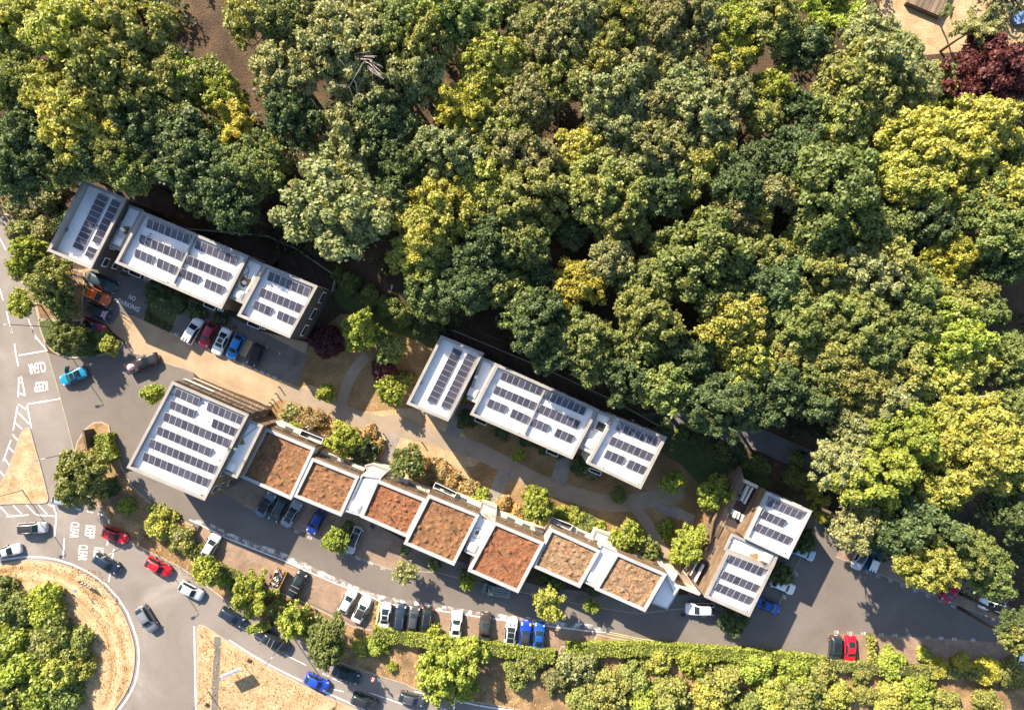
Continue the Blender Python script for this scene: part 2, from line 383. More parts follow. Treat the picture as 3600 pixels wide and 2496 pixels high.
# grass ground of the estate, under the paths
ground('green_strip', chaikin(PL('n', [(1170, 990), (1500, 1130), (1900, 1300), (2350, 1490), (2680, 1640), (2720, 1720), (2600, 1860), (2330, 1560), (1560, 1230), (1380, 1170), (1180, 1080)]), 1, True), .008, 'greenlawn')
lawn = ground('lawn', chaikin(PL('n', [(1100, 1180), (1230, 1080), (1400, 1160), (1560, 1250), (1700, 1300), (2060, 1470), (2350, 1580), (2540, 1700), (2620, 1860), (2560, 1980), (2480, 2040), (2400, 2080), (2300, 1960), (2000, 1880), (1700, 1810), (1400, 1700), (1250, 1640),
    (1120, 1600), (960, 1500), (950, 1428), (1010, 1385), (1040, 1320)]), 1, True), .004, 'lawn')
ground('dry_lawn', chaikin(PL('n', [(1050, 1360), (1100, 1350), (1160, 1390), (1240, 1440), (1300, 1450), (1440, 1430), (1560, 1450), (1660, 1560), (1700, 1640), (1560, 1640), (1330, 1610), (1180, 1540), (1060, 1440)]), 1, True), .012, 'drygrass')
ground('dry_lawn', chaikin(PL('n', [(1340, 1620), (1420, 1540), (1560, 1570), (1640, 1640), (1680, 1720), (1560, 1720), (1400, 1700)]), 1, True), .014, 'drygrass')
ground('dry_lawn', chaikin(PL('n', [(1000, 1420), (1080, 1440), (1200, 1500), (1270, 1560), (1200, 1570), (1100, 1530), (1000, 1480)]), 1, True), .014, 'drygrass')
ground('garden_lawn', chaikin(PL('n', [(3080, 0), (3130, -120), (3700, -120), (3700, 150), (3400, 180), (3300, 190), (3200, 200), (3130, 130)]), 1, True), .01, 'drygrass')
# court between the left terrace and the solar block
ground('parking_court', PL('n', [(270, 950), (400, 930), (640, 1040), (900, 1160), (1085, 1205), (1060, 1290), (1010, 1385), (950, 1428), (880, 1400), (709, 1335), (680, 1310), (560, 1268), (469, 1240), (438, 1200), (400, 1170), (370, 1140), (290, 1140)]), .026, 'concrete')
ground('court_tarmac', PL('n', [(290, 960), (400, 925), (560, 1020), (545, 1045), (520, 1080), (500, 1125), (470, 1110), (420, 1105), (395, 1140), (300, 1130)]), .030, 'tarmac')
ground('bay_tarmac', PL(15, [(90, 210), (150, 66), (845, 365), (770, 503)]), .030, 'tarmac')
ground('footway', PL(15, [(150, 60), (300, 30), (780, 270), (935, 350), (870, 540), (770, 505), (845, 365)]), .028, 'slabdark')
# paths of the central green
def band(name, pts, wd, z, mat, n=2):
    o = MB().strip(chaikin(pts, n), wd, z).build(name, M[mat]); tag(o, kind='structure'); return o
band('path', PL(0, [(625, 878), (680, 890), (730, 915), (790, 938), (860, 956), (940, 972), (1010, 992), (1080, 1015), (1150, 1052), (1220, 1090), (1300, 1117), (1370, 1133), (1440, 1128), (1500, 1112), (1535, 1100)]), 2.7, .034, 'path')
band('path', PL(0, [(825, 800), (800, 825), (778, 868), (768, 905), (772, 930)]), 1.75, .030, 'path')
band('path', PL(0, [(1425, 1138), (1452, 1170), (1478, 1215), (1500, 1255), (1540, 1300), (1560, 1330)]), 1.7, .031, 'path')
ground('paved_plaza', chaikin(PL('n', [(1310, 1475), (1370, 1458), (1420, 1462), (1470, 1485), (1505, 1520), (1330, 1490)]), 1, True), .038, 'path')
ground('paved_walk', PL('n', [(1359, 1520), (1409, 1530), (1388, 1580), (1366, 1640), (1326, 1630), (1345, 1580)]), .038, 'slab')
ground('paved_walk', PL(8, [(500, 722), (560, 600), (700, 600), (640, 690), (600, 780), (570, 862), (468, 824)]), .038, 'slab')
ground('paved_walk', PL(8, [(1340, 1010), (1380, 960), (1450, 980), (1430, 1090), (1400, 1230), (1280, 1180), (1310, 1090)]), .038, 'slab')
ground('paved_walk', PL(8, [(885, 1085), (985, 1130), (950, 1210), (920, 1300), (850, 1360), (760, 1345), (830, 1220)]), .039, 'slab')
ground('paved_walk', PL(10, [(360, 580), (420, 530), (540, 560), (720, 640), (700, 720), (560, 670), (430, 620)]), .037, 'slab')
band('woodland_path', PL(0, [(1390, 960), (1560, 945), (1690, 980), (1800, 1030), (1880, 1060), (1990, 1100)]), 3.6, .016, 'tarmac')
band('woodland_path', PL(0, [(1250, 640), (1330, 575), (1400, 520)]), 1.6, .012, 'earth')
# block paved parking bays
ground('parking_bays', PL('n', [(705, 1844), (820, 1915), (992, 1976), (1180, 2046), (1320, 2108), (1318, 2214), (1245, 2192), (1071, 2107), (923, 2046), (766, 1979), (663, 1922)]), .028, 'brick')
ground('parking_bays', PL('n', [(1330, 2110), (1500, 2140), (1600, 2152), (1760, 2178), (1880, 2195), (2093, 2222), (2068, 2264), (1966, 2262), (1961, 2296), (1682, 2258), (1495, 2230), (1328, 2208)]), .029, 'brick')
ground('parking_bays', PL('n', [(780, 1730), (853, 1772), (1041, 1856), (1124, 1889), (1205, 1942), (1378, 2003), (1480, 1935), (1250, 1800), (900, 1660)]), .028, 'brick')
ground('building_forecourt', PL('n', [(1378, 2003), (1480, 1930), (1700, 2000), (1900, 2060), (2240, 2100), (2560, 2080), (2540, 2138), (2390, 2137), (2240, 2155), (2050, 2125), (1700, 2052), (1540, 2010)]), .027, 'slabdark')
ground('parking_bays', PL(11, [(520, 1168), (880, 1178), (1640, 1220), (2150, 1262), (2200, 1490), (1640, 1472), (870, 1428), (520, 1395)]), .028, 'brick')
ground('parking_bays', PL(11, [(585, 508), (645, 372), (1100, 440), (1700, 660), (2080, 880), (1960, 1050), (1850, 1005)]), .028, 'brick')
ground('paved_forecourt', PL('n', [(2880, 1825), (2720, 2160), (2560, 2150), (2560, 2080), (2760, 1800), (2820, 1780)]), .030, 'slabdark')
# verges and islands
main_verge = PL('n', [(297, 1510), (328, 1484), (360, 1482), (385, 1494), (391, 1525), (405, 1565), (431, 1645), (470, 1710), (548, 1782), (640, 1826), (690, 1850), (663, 1930), (766, 1987), (923, 2054), (1071, 2115), (1245, 2200), (1330, 2216), (1495, 2236), (1682, 2264), (1958, 2302),
    (1972, 2270), (2072, 2270), (2100, 2226), (2150, 2238), (2300, 2264), (2440, 2276), (2700, 2294), (2904, 2318), (3054, 2332), (3368, 2354), (3560, 2362), (3800, 2375), (3800, 2700), (2000, 2530), (1806, 2492), (1591, 2452), (1457, 2422), (1428, 2406), (1315, 2371), (1175, 2323), (1062, 2258),
    (930, 2190), (800, 2115), (691, 2034), (637, 1997), (546, 1950), (455, 1906), (391, 1847), (341, 1770), (290, 1720), (266, 1640), (263, 1590), (270, 1555)])
island('verge', main_verge, 'verge')
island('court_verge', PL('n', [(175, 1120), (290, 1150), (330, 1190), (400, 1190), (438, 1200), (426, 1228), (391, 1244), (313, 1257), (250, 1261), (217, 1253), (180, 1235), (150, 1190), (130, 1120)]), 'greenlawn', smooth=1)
island('left_verge', PL('n', [(-300, 640), (40, 690), (150, 900), (300, 960), (290, 1130), (175, 1125), (140, 1130), (110, 1000), (70, 860), (40, 760), (-300, 720)]), 'verge')
island('splitter_island', PL('n', [(94, 1500), (72, 1521), (39, 1627), (0, 1705), (-60, 1790), (0, 1773), (74, 1770), (160, 1771), (174, 1757), (166, 1724), (148, 1650), (122, 1560), (108, 1505)]), 'drygrass', smooth=1)
rb = PL('n', [(-120, 2010), (0, 1978), (114, 1963), (227, 1981), (342, 2038), (426, 2130), (466, 2228), (479, 2293), (470, 2380), (444, 2438), (400, 2500), (330, 2580), (200, 2680), (-100, 2700), (-350, 2500), (-350, 2200)])
island('roundabout', rb, 'mown', smooth=2)
island('road_triangle', PL('n', [(692, 2206), (698, 2196), (715, 2194), (760, 2222), (812, 2258), (900, 2312), (985, 2363), (1150, 2447), (1255, 2490), (1400, 2560), (1500, 3000), (692, 3000)]), 'drygrass')
band('worn_footway', PL(13, [(255, 190), (250, 350), (240, 500), (232, 760), (225, 900)]), 1.05, .118, 'tarmac', 0)
# kerbs between road and estate edges
kb = MB()
for pts in (chaikin(PL('n', [(165, 1238), (120, 1060), (60, 860), (20, 745)]), 1), PL('n', [(853, 1772), (1041, 1856), (1124, 1889), (1205, 1942), (1378, 2003), (1540, 2012), (1700, 2054), (2050, 2127), (2240, 2157), (2390, 2139), (2560, 2139)]),
            PL('n', [(2720, 2160), (2880, 1822)]), PL(11, [(585, 508), (1850, 1005)]), chaikin(PL('n', [(469, 1240), (560, 1268), (640, 1296), (690, 1300), (730, 1320), (940, 1425)]), 1), PL('n', [(168, 1240), (205, 1370), (240, 1500), (262, 1590)])):
    kb.wall(pts, .14, 0, .05)
tag(kb.build('kerb_line', M['kerb'], road))

# ------------------------------------------------------------------ painted markings (parts of the road)
MZ = .042
def lines(name, frame, segs, wd, mat='white', z=MZ):
    b = MB()
    for s in segs:
        pts = PL(frame, [(s[i], s[i + 1]) for i in range(0, len(s), 2)])
        b.strip(chaikin(pts, 1) if len(pts) > 2 else pts, wd, z)
    return b.build(name, M[mat], road)
lines('edge_line', 'n', [(-60, 1983, 0, 1968, 114, 1953, 227, 1970, 350, 2029, 437, 2125, 477, 2225, 491, 2293, 482, 2384, 455, 2443, 418, 2496, 360, 2560)], .26)
lines('edge_line', 13, [(73, 110, 78, 400, 85, 740, 88, 820), (340, 215, 540, 345, 740, 455, 1130, 640, 1316, 720, 1450, 790)], .24)
lines('edge_line', 12, [(120, 688, 400, 750, 620, 800, 850, 829)], .2)
lines('centre_line', 13, [(440, 125, 590, 215), (775, 330, 935, 410), (1060, 475, 1112, 495), (1135, 510, 1222, 547)], .13)
lines('centre_line', 7, [(1600, 1450, 1872, 1547), (1225, 1296, 1260, 1312), (1310, 1425, 1395, 1445)], .13)
lines('hatching', 14, [(5, 265, 62, 328), (95, 255, 158, 317), (187, 250, 252, 317), (275, 250, 338, 320), (345, 245, 375, 265), (48, 335, 203, 323), (258, 323, 400, 333), (370, 215, 403, 330)], .2)
lines('lane_line', 14, [(402, 340, 390, 475), (460, 490, 450, 630), (515, 185, 545, 275), (540, 278, 580, 290), (620, 295, 662, 306), (700, 315, 740, 325), (383, 240, 420, 247), (458, 260, 497, 268), (770, 500, 765, 540), (812, 565, 800, 640), (788, 730, 775, 800)], .22)
lines('lane_line', 16, [(150, 170, 165, 280, 190, 400), (195, 290, 490, 240), (320, -20, 345, 60, 400, 140, 480, 230), (107, -5, 125, 60), (195, 515, 190, 715), (220, 505, 260, 705), (205, 675, 252, 702), (205, 562, 222, 575), (285, 790, 620, 735)], .2)
lines('hatching', 3, [(165, 770, 265, 870), (245, 705, 285, 910), (160, 710, 120, 925), (140, 860, 200, 915), (100, 1015, 30, 1205), (80, 1075, 125, 1125), (45, 1180, 85, 1240), (0, 1295, 45, 1345), (115, 965, 160, 1015), (165, 692, 240, 740)], .2)
lines('centre_line', 1, [(0, 710, 55, 820), (0, 1165, 30, 1270), (60, 1365, 105, 1560), (255, 1435, 285, 1520, 330, 1620)], .17)
lines('double_yellow_line', 'n', [(2134, 2219, 2290, 2252, 2440, 2264, 2595, 2274, 2720, 2286, 2904, 2307), (2134, 2226, 2290, 2258, 2440, 2270, 2595, 2280, 2720, 2292, 2904, 2313)], .11, 'yellow')
# worn white safety strip in front of the bays
M['wornwhite'] = surf('worn_white_strip', [(.42, (.14, .122, .108)), (.5, (.22, .20, .185)), (.58, (.42, .41, .40)), (.7, (.60, .60, .59))], .75, 9, .35, .8, detail=10)
b = MB(); up = PL('n', [(665, 1826), (713, 1825), (800, 1872), (992, 1940), (1180, 2028), (1315, 2085), (1365, 2097), (1500, 2118), (1690, 2150), (1860, 2172), (2093, 2195), (2130, 2222)]); lo = PL('n', [(665, 1826), (705, 1844), (790, 1888), (992, 1968), (1180, 2050), (1315, 2101), (1345, 2120), (1500, 2138), (1690, 2168), (1860, 2192), (2093, 2220), (2130, 2222)])
n = len(up); b.add([(p.x, p.y, .034) for p in lo] + [(p.x, p.y, .034) for p in up], [(i, i + 1, n + i + 1, n + i) for i in range(n - 1)]); b.build('worn_white_strip', M['wornwhite'], road)
MB().strip(lo, .16, MZ).build('bay_line', M['white'], road)
lines('bay_tick', 15, [(85, 207, 92, 214), (148, 238, 166, 247), (240, 262, 244, 276, 232, 276, 252, 284), (318, 300, 322, 314, 308, 312, 330, 318), (400, 340, 404, 352, 390, 346, 414, 354), (472, 382, 486, 384, 490, 374), (540, 394, 532, 404, 546, 410), (614, 430, 610, 440, 602, 436, 626, 444), (690, 460, 686, 470, 676, 466, 702, 474), (758, 505, 772, 506), (228, 102, 224, 112), (306, 134, 300, 148), (384, 166, 380, 180), (466, 210, 460, 222), (684, 295, 678, 306), (764, 330, 758, 342)], .09)
lines('bay_tick', 1, [(1068, 1104, 1070, 1120), (1005, 1205, 1022, 1208, 1026, 1190), (990, 1240, 1004, 1246, 1008, 1228), (945, 1325, 962, 1334, 966, 1320), (980, 1355, 994, 1358, 996, 1342), (935, 1440, 955, 1446, 950, 1468)], .09)
def lettering(txt, frame, x, y, ang, wid, hgt, weight=.0, name='road_lettering', mat='white', z=MZ, parent=None):
    """painted words: font outlines turned into a flat mesh, centred on the surveyed point"""
    cu = bpy.data.curves.new('lettering', 'FONT'); cu.body = txt; cu.align_x = 'CENTER'; cu.align_y = 'CENTER'; cu.size = 1; cu.offset = weight; cu.resolution_u = 3
    ob = bpy.data.objects.new('lettering', cu); C.objects.link(ob)
    dg = bpy.context.evaluated_depsgraph_get(); me = bpy.data.meshes.new_from_object(ob.evaluated_get(dg))
    bpy.data.objects.remove(ob)
    co = np.empty(len(me.vertices) * 3); me.vertices.foreach_get('co', co); co = co.reshape(-1, 3)
    mn, mxx = co.min(0), co.max(0); c = (mn + mxx) / 2
    co -= c; co[:, 0] *= wid / (mxx[0] - mn[0]); co[:, 1] *= hgt / (mxx[1] - mn[1])
    me.vertices.foreach_set('co', co.reshape(-1)); me.materials.clear(); me.materials.append(M[mat]); me.name = name
    p = P(frame, x, y); par = parent or road
    return link(name, me, par, (p.x, p.y, z), R(ang))
S = SC
for t in (('CLEAR', 3, 335, 367, 189.5, 60, 37), ('KEEP', 3, 368, 535, 188, 49, 34), ('KEEP', 14, 643, 443, -94, 44, 35), ('CLEAR', 14, 533, 431, -95, 56, 31), ('KEEP', 14, 703, 600, -94, 44, 34), ('CLEAR', 14, 592, 592, -94, 55, 32)):
    lettering(t[0], t[1], t[2], t[3], t[4], t[5] * S, t[6] * S, .012)
lettering('NO', 1, 1190, 1247, -25, 25 * S, 16 * S, .01); lettering('PARKING', 1, 1158, 1312, -25, 82 * S, 17 * S, .01)
for t in (('A12', 15, 123, 222, -25), ('A03', 15, 280, 292, -25), ('A23', 15, 444, 366, -25), ('A04', 15, 575, 418, -25), ('A14', 15, 652, 454, -25), ('A01', 15, 730, 486, -25), ('A02', 1, 1040, 1152, 70),
          ('E22', 7, 338, 110, 156), ('A21', 7, 415, 148, 156), ('A28', 7, 505, 188, 156), ('A29', 7, 598, 232, 156), ('A18', 7, 690, 272, 156), ('A03', 7, 795, 312, 156), ('E21', 7, 893, 358, 156), ('E20', 7, 1000, 402, 156), ('E14', 7, 1095, 440, 156), ('E13', 7, 1195, 490, 156), ('E12', 7, 1300, 530, 156), ('E15', 7, 1392, 578, 156), ('E16', 7, 1490, 612, 156), ('A11', 7, 1590, 655, 160),
          ('E17', 7, 1018, 158, -25), ('E18', 7, 1122, 205, -25), ('E08', 6, 1060, 1388, -20), ('E04', 6, 1178, 1440, -20), ('E03', 6, 1288, 1480, -20), ('D11', 9, 105, 800, -20),
          ('D03', 9, 600, 1115, 172), ('D01', 9, 1060, 1178, 172), ('D02', 9, 1165, 1192, 172), ('B22', 9, 1278, 1203, 172), ('B23', 9, 1390, 1220, 172), ('B21', 9, 1500, 1238, 172), ('B17', 9, 1678, 1258, 172), ('D12', 9, 265, 1072, 172), ('D10', 9, 380, 1085, 172), ('D05', 9, 490, 1100, 172),
          ('B14', 10, 800, 1508, -2), ('B01', 10, 1436, 1456, 110), ('B02', 10, 1492, 1345, 110), ('B03', 10, 1548, 1242, 110), ('B04', 10, 1596, 1145, 110), ('C01', 10, 1730, 880, 110),
          ('C11', 11, 845, 630, 155), ('C12', 11, 950, 674, 155), ('C02', 11, 1055, 714, 155), ('C21', 11, 1160, 756, 155), ('C03', 11, 1272, 802, 155), ('C22', 11, 1380, 846, 155), ('D03', 11, 1486, 886, 155), ('D14', 11, 1595, 932, 155), ('E13', 11, 1703, 974, 155),
          ('B21', 11, 588, 1156, 177), ('B11', 11, 706, 1162, 177), ('B11', 11, 822, 1168, 177), ('B12', 11, 976, 1178, 177), ('B13', 11, 1094, 1184, 177), ('C12', 11, 1218, 1192, 177), ('C13', 11, 1378, 1200, 177), ('B02', 11, 1492, 1208, 177), ('B18', 11, 1608, 1216, 177), ('E03', 11, 1768, 1224, 177)):
    lettering(t[0], t[1], t[2], t[3], t[4], 15 * S, 9.5 * S, .0, 'bay_number')
# ------------------------------------------------------------------ buildings
win_frame = MB().box(-.6, -.09, -.65, .6, .05, .65).mesh('window', M['whitepaint'])
win_grey = MB().box(-.6, -.09, -.65, .6, .035, .65).mesh('window', M['coping'])
win_pane = MB().box(-.5, .02, -.55, .5, .075, .55).mesh('pane', M['glass'])
def windows(bld, a, b, zs, n, sx=1.0, sz=1.0, skip=(), fr=None):
    """windows along a wall from a to b (outside on the right), at heights zs"""
    d = (b - a); L_ = d.length; u = d.normalized(); off = woff(bld)
    rz = math.atan2(-u.y, -u.x)
    for z in zs:
        for i in range(n):
            if i in skip: continue
            p = a + u * L_ * (i + .5) / n
            w_ = link('window', fr or win_frame, bld, Vector((p.x, p.y, z)) - off, rz); w_.scale = (sx, 1, sz)
            link('pane', win_pane, w_)
def block(bld, quad, h, ph, roofmat='roofwhite', wallmat='render', copemat='coping', cw=.36, base=0.0, win=None):
    """one flat-roofed volume: walls, roof deck and parapet; h is the top of the parapet"""
    q = ccw(quad); inn = inset(q, cw)
    MB().prism(q, base, h - .04, cap=False).build('wall', M[wallmat], bld)
    out = inset(q, -.06)
    MB().ring(out, inn, h - .25, h).build('parapet', M[copemat], bld)
    ii = inset(q, cw - .004)
    lp = MB()
    n = len(ii)
    vs = [(a.x, a.y, h - ph) for a in ii] + [(a.x, a.y, h - .03) for a in ii]
    lp.add(vs, [((i + 1) % n, i, n + i, n + (i + 1) % n) for i in range(n)]); lp.build('parapet_lining', M[copemat], bld)
    if roofmat: MB().sheet(inset(q, cw - .02), h - ph).build('roof_deck', M[roofmat], bld)
    if win:
        for e, zs, k, sx, sz in win: windows(bld, q[e], q[(e + 1) % n], zs, k, sx, sz)
    return q
pan = MB().box(-.5, -.5, -.5, .5, .5, .48, 1); pan.add([(-.47, -.48, .5), (.47, -.48, .5), (.47, .48, .5), (-.47, .48, .5)], [(0, 1, 2, 3)], 0)
pan_me = pan.mesh('solar_panel', [M['cells'], M['alu']])
def array(bld, frame, tl, tr, bl, n, deck, rise=.42, low=.14):
    """row of n solar panels: surveyed top-left, top-right and bottom-left corners; the top edge is raised"""
    h = deck + .25
    A, B, D = P(frame, *tl, h), P(frame, *tr, h), P(frame, *bl, h)
    u = (B - A); v = (D - A); wd = u.length / n; dp = v.length
    ux = Vector((u.x, u.y, 0)).normalized(); vy = Vector((-ux.y, ux.x, 0))      # up the slope is the +y of the panel
    if vy.dot(Vector((v.x, v.y, 0))) > 0: vy = -vy; flip = True
    else: flip = False
    a = math.atan2(rise, dp)
    yv = (vy * math.cos(a) + Vector((0, 0, 1)) * math.sin(a)); xv = ux if not flip else -ux
    zv = xv.cross(yv)
    o = MB(); z0 = deck + low; z1 = z0 + rise
    for k in range(n + 1):                                                        # triangular mounting frames
        p = A + u * k / n; q = p + v * .98; t = ux.xy * .03
        for s in ((p - t, p + t),):
            o.add([(q.x - t.x, q.y - t.y, deck), (q.x + t.x, q.y + t.y, deck), (p.x + t.x, p.y + t.y, deck), (p.x - t.x, p.y - t.y, deck),
                   (q.x - t.x, q.y - t.y, z0 - .03), (q.x + t.x, q.y + t.y, z0 - .03), (p.x + t.x, p.y + t.y, z1 - .03), (p.x - t.x, p.y - t.y, z1 - .03)],
                  [(4, 5, 6, 7), (0, 1, 5, 4), (1, 2, 6, 5), (2, 3, 7, 6), (3, 0, 4, 7)])
    e = A + u; o.add([(A.x, A.y, deck), (e.x, e.y, deck), (e.x, e.y, z1 - .05), (A.x, A.y, z1 - .05)], [(0, 1, 2, 3), (3, 2, 1, 0)][:1])
    arr = o.build('solar_array', M['steel'], bld); off = woff(arr)
    for k in range(n):
        c2 = A + u * (k + .5) / n + v * .5
        m = Matrix((xv * (wd * .97), yv * (math.hypot(dp, rise)), zv * .04)).transposed().to_4x4()
        m.translation = Vector((c2.x, c2.y, (z0 + z1) / 2)) - off
        s = bpy.data.objects.new('solar_panel', pan_me); C.objects.link(s); s.parent = arr; s.matrix_basis = m
def hatch(bld, frame, x, y, deck, ang=-24, s=1.35):
    """square white rooflight dome on a curb"""
    p = P(frame, x, y, deck + .4); u = Vector((math.cos(R(ang)), math.sin(R(ang))))
    b = MB().obox(p, u, s, s, deck, deck + .35)
    o = b.build('rooflight', M['skylight'], bld)
    d = MB(); n = 6
    vs = []; v = Vector((-u.y, u.x))
    for i in range(n + 1):
        for j in range(n + 1):
            a, c = i / n * 2 - 1, j / n * 2 - 1
            q = p + u * a * s * .46 + v * c * s * .46
            vs.append((q.x, q.y, deck + .36 + .2 * (1 - a ** 4) * (1 - c ** 4)))
    d.add(vs, [(i * (n + 1) + j, (i + 1) * (n + 1) + j, (i + 1) * (n + 1) + j + 1, i * (n + 1) + j + 1) for i in range(n) for j in range(n)], 0, True)
    d.build('dome', M['skylight'], o)
def antenna(bld, frame, x, y, deck, hm=2.6):
    p = P(frame, x, y, deck); b = MB()
    b.tube([(p.x, p.y, deck), (p.x, p.y, deck + hm)], .04)
    for z, l in ((hm * .7, .7), (hm * .85, .55), (hm * .98, .4)):
        b.tube([(p.x - l, p.y + l * .3, deck + z), (p.x + l, p.y - l * .3, deck + z)], .018, k=4)
    b.tube([(p.x, p.y - .7, deck + hm * .8), (p.x, p.y + .5, deck + hm * .8)], .02, k=4)
    o = b.build('antenna', M['darkmetal'], bld)
    q = p + Vector((.4, -.35)); d = MB(); ring = []
    for i in range(10):
        t = 2 * math.pi * i / 10; ring.append((q.x + .36 * math.cos(t), q.y + .1 + .3 * math.sin(t), deck + .75 + .28 * math.sin(t)))
    d.add(ring + [(q.x, q.y + .14, deck + .62)], [(i, (i + 1) % 10, 10) for i in range(10)] + [(10, (i + 1) % 10, i) for i in range(10)][:0])
    d.tube([(q.x, q.y + .14, deck), (q.x, q.y + .14, deck + .62)], .025, k=5); d.build('satellite_dish', M['whitepaint'], o)
def stain(bld, frame, x, y, deck, r, seed=0):
    rng = random.Random(seed); p = P(frame, x, y, deck)
    pts = [p + Vector((math.cos(t), math.sin(t))) * r * rng.uniform(.6, 1.15) for t in [2 * math.pi * i / 14 for i in range(14)]]
    MB().sheet(pts, deck + .006).build('rust_stain', M['rust'], bld)
def cable(bld, frame, pts, deck):
    q = chaikin([P(frame, x, y, deck) for x, y in pts], 2)
    MB().tube([(a.x, a.y, deck + .04) for a in q], .035, k=4).build('roof_cable', M['black'], bld)
def vents(bld, frame, pts, deck, hh=.55):
    for x, y in pts:
        p = P(frame, x, y, deck); MB().tube([(p.x, p.y, deck), (p.x, p.y, deck + hh)], .075, k=7).build('vent_pipe', M['darkmetal'], bld)
def balcony(bld, frame, quad, z, mat='whitepaint'):
    q = ccw(PL(frame, quad, z + 1.0)); inn = inset(q, .07)
    o = MB().prism(q, z - .2, z, bottom=True).build('balcony', M['slabdark'], bld)
    MB().ring(q, inn, z + .9, z + 1.0).build('handrail', M[mat], o)
    b = MB()
    for i in range(len(q)):
        a, c = q[i], q[(i + 1) % len(q)]
        b.wall([a, c], .03, z, z + .9)
    b.build('balustrade', M['glass'], o)
def sedum(bld, quad, deck, mat, cw, seed):
    """living roof: uneven planting with its own relief"""
    q = inset(ccw(quad), cw + .01); n = 44; rng = np.random.RandomState(seed)
    k = rng.rand(70, 4); vs = []
    gx, gy = np.meshgrid(np.linspace(0, 1, n + 1), np.linspace(0, 1, n + 1), indexing='ij')
    z = .02 + .05 * rng.rand(n + 1, n + 1)
    for a, c, r, hh in k:
        r = .015 + .03 * r; z += (.05 + .2 * hh) * np.exp(-((gx - a) ** 2 + (gy - c) ** 2) / r ** 2)
    a, b, c, d = q
    for i in range(n + 1):
        for j in range(n + 1):
            s, t = i / n, j / n
            p = a * (1 - s) * (1 - t) + b * s * (1 - t) + c * s * t + d * (1 - s) * t
            vs.append((p.x, p.y, deck + float(min(z[i, j], .38))))
    o = MB().add(vs, [(i * (n + 1) + j, (i + 1) * (n + 1) + j, (i + 1) * (n + 1) + j + 1, i * (n + 1) + j + 1) for i in range(n) for j in range(n)], 0, True)
    o.build('sedum_planting', M[mat], bld)
def Q(frame, pts, h): return PL(frame, pts, h)
# ---- terrace at upper left
base = P('n', 640, 930, 0)
tA = empty('terraced_house_row', (base.x, base.y, 0), 0, 'long white-roofed terrace with solar panels at the upper left, backing onto the wood', 'building', 'white-roofed terraces with solar panels')
h = 10.2
block(tA, Q(1, [(745, 192), (1132, 355), (815, 985), (427, 822)], h), h, 1.25, wallmat='darkclad', win=[(1, (2, 5, 7.6), 4, 1.2, 1), (3, (5, 7.6), 3, 1, 1)])
dk = h - 1.25
array(tA, 1, (895, 308), (660, 790), (978, 345), 10, dk, .4); array(tA, 1, (1020, 360), (833, 742), (1100, 393), 7, dk, .4); array(tA, 1, (808, 782), (768, 868), (886, 816), 2, dk, .4)
vents(tA, 1, [(605, 650), (612, 632), (880, 600)], dk, .4)
h = 9.5
block(tA, Q(1, [(1280, 470), (2230, 872), (1990, 1345), (1035, 930)], h), h, .8, wallmat='timber', win=[(0, (2, 5, 7.6), 8, 1, 1), (2, (2, 5, 7.6), 9, 1, 1)])
block(tA, [P(1, 1128, 400, 8.8), P(1, 1290, 460, 8.8), P(1, 1085, 826, 8.8), P(1, 975, 782, 8.8)], 8.8, .4, wallmat='darkclad')
block(tA, Q(2, [(432, 875), (592, 948), (395, 1300), (270, 1242)], 8.8), 8.8, .4, wallmat='darkclad')
block(tA, Q(2, [(590, 943), (1062, 1142), (812, 1605), (345, 1405)], h), h, .8, wallmat='darkclad', win=[(1, (4.6,), 3, 1.6, 1.2), (2, (2, 5, 7.6), 4, 1, 1), (0, (5, 7.6), 4, 1, 1)])
dk = h - .8
for t in (((1340, 535), (1720, 690), (1308, 612), 7), ((1272, 675), (1655, 840), (1240, 750), 7), ((1230, 803), (1390, 872), (1200, 878), 3), ((1432, 888), (1592, 960), (1400, 965), 3),
          ((1775, 725), (2145, 880), (1742, 800), 7), ((1700, 865), (2070, 1018), (1667, 940), 7), ((1642, 980), (1800, 1048), (1610, 1055), 3), ((1860, 1072), (2018, 1140), (1828, 1150), 3)): array(tA, 1, *t, dk)
for t in (((640, 1008), (1012, 1165), (607, 1085), 7), ((565, 1152), (937, 1310), (532, 1228), 7), ((508, 1265), (662, 1335), (475, 1340), 3), ((722, 1358), (875, 1425), (690, 1430), 3)): array(tA, 2, *t, dk)
a, b_ = P(1, 1752, 700, dk + .4), P(1, 1560, 1115, dk + .4); MB().wall([a, b_], .22, dk, dk + .5).build('party_wall_upstand', M['coping'], tA)
vents(tA, 1, [(1345, 690), (1360, 672), (1515, 1105), (1258, 790), (2030, 975), (1975, 1300), (1330, 510)], dk, .35); vents(tA, 2, [(640, 1150), (655, 1140), (420, 1400), (1012, 1150)], dk, .35)
hatch(tA, 1, 1060, 735, 8.4); hatch(tA, 2, 350, 1215, 8.4); stain(tA, 1, 1130, 640, 8.4, .75, 1); stain(tA, 2, 415, 1105, 8.4, .9, 2)
antenna(tA, 1, 1105, 625, 8.4, 1.2); antenna(tA, 2, 400, 1100, 8.4, 1.6)
cable(tA, 2, [(435, 910), (425, 960), (455, 985), (440, 1030), (380, 1050), (370, 1085)], 8.4); cable(tA, 2, [(450, 1000), (430, 1075)], 8.4); cable(tA, 1, [(1140, 640), (1210, 645), (1245, 665)], dk - .3)
for q in ([(1165, 985), (1272, 1035), (1255, 1072), (1150, 1027)], [(1300, 1048), (1358, 1073), (1348, 1090), (1292, 1068)], [(1838, 1280), (1945, 1325), (1928, 1362), (1825, 1318)], [(1960, 1340), (2012, 1358), (2000, 1372), (1952, 1355)]): balcony(tA, 1, q, 5)
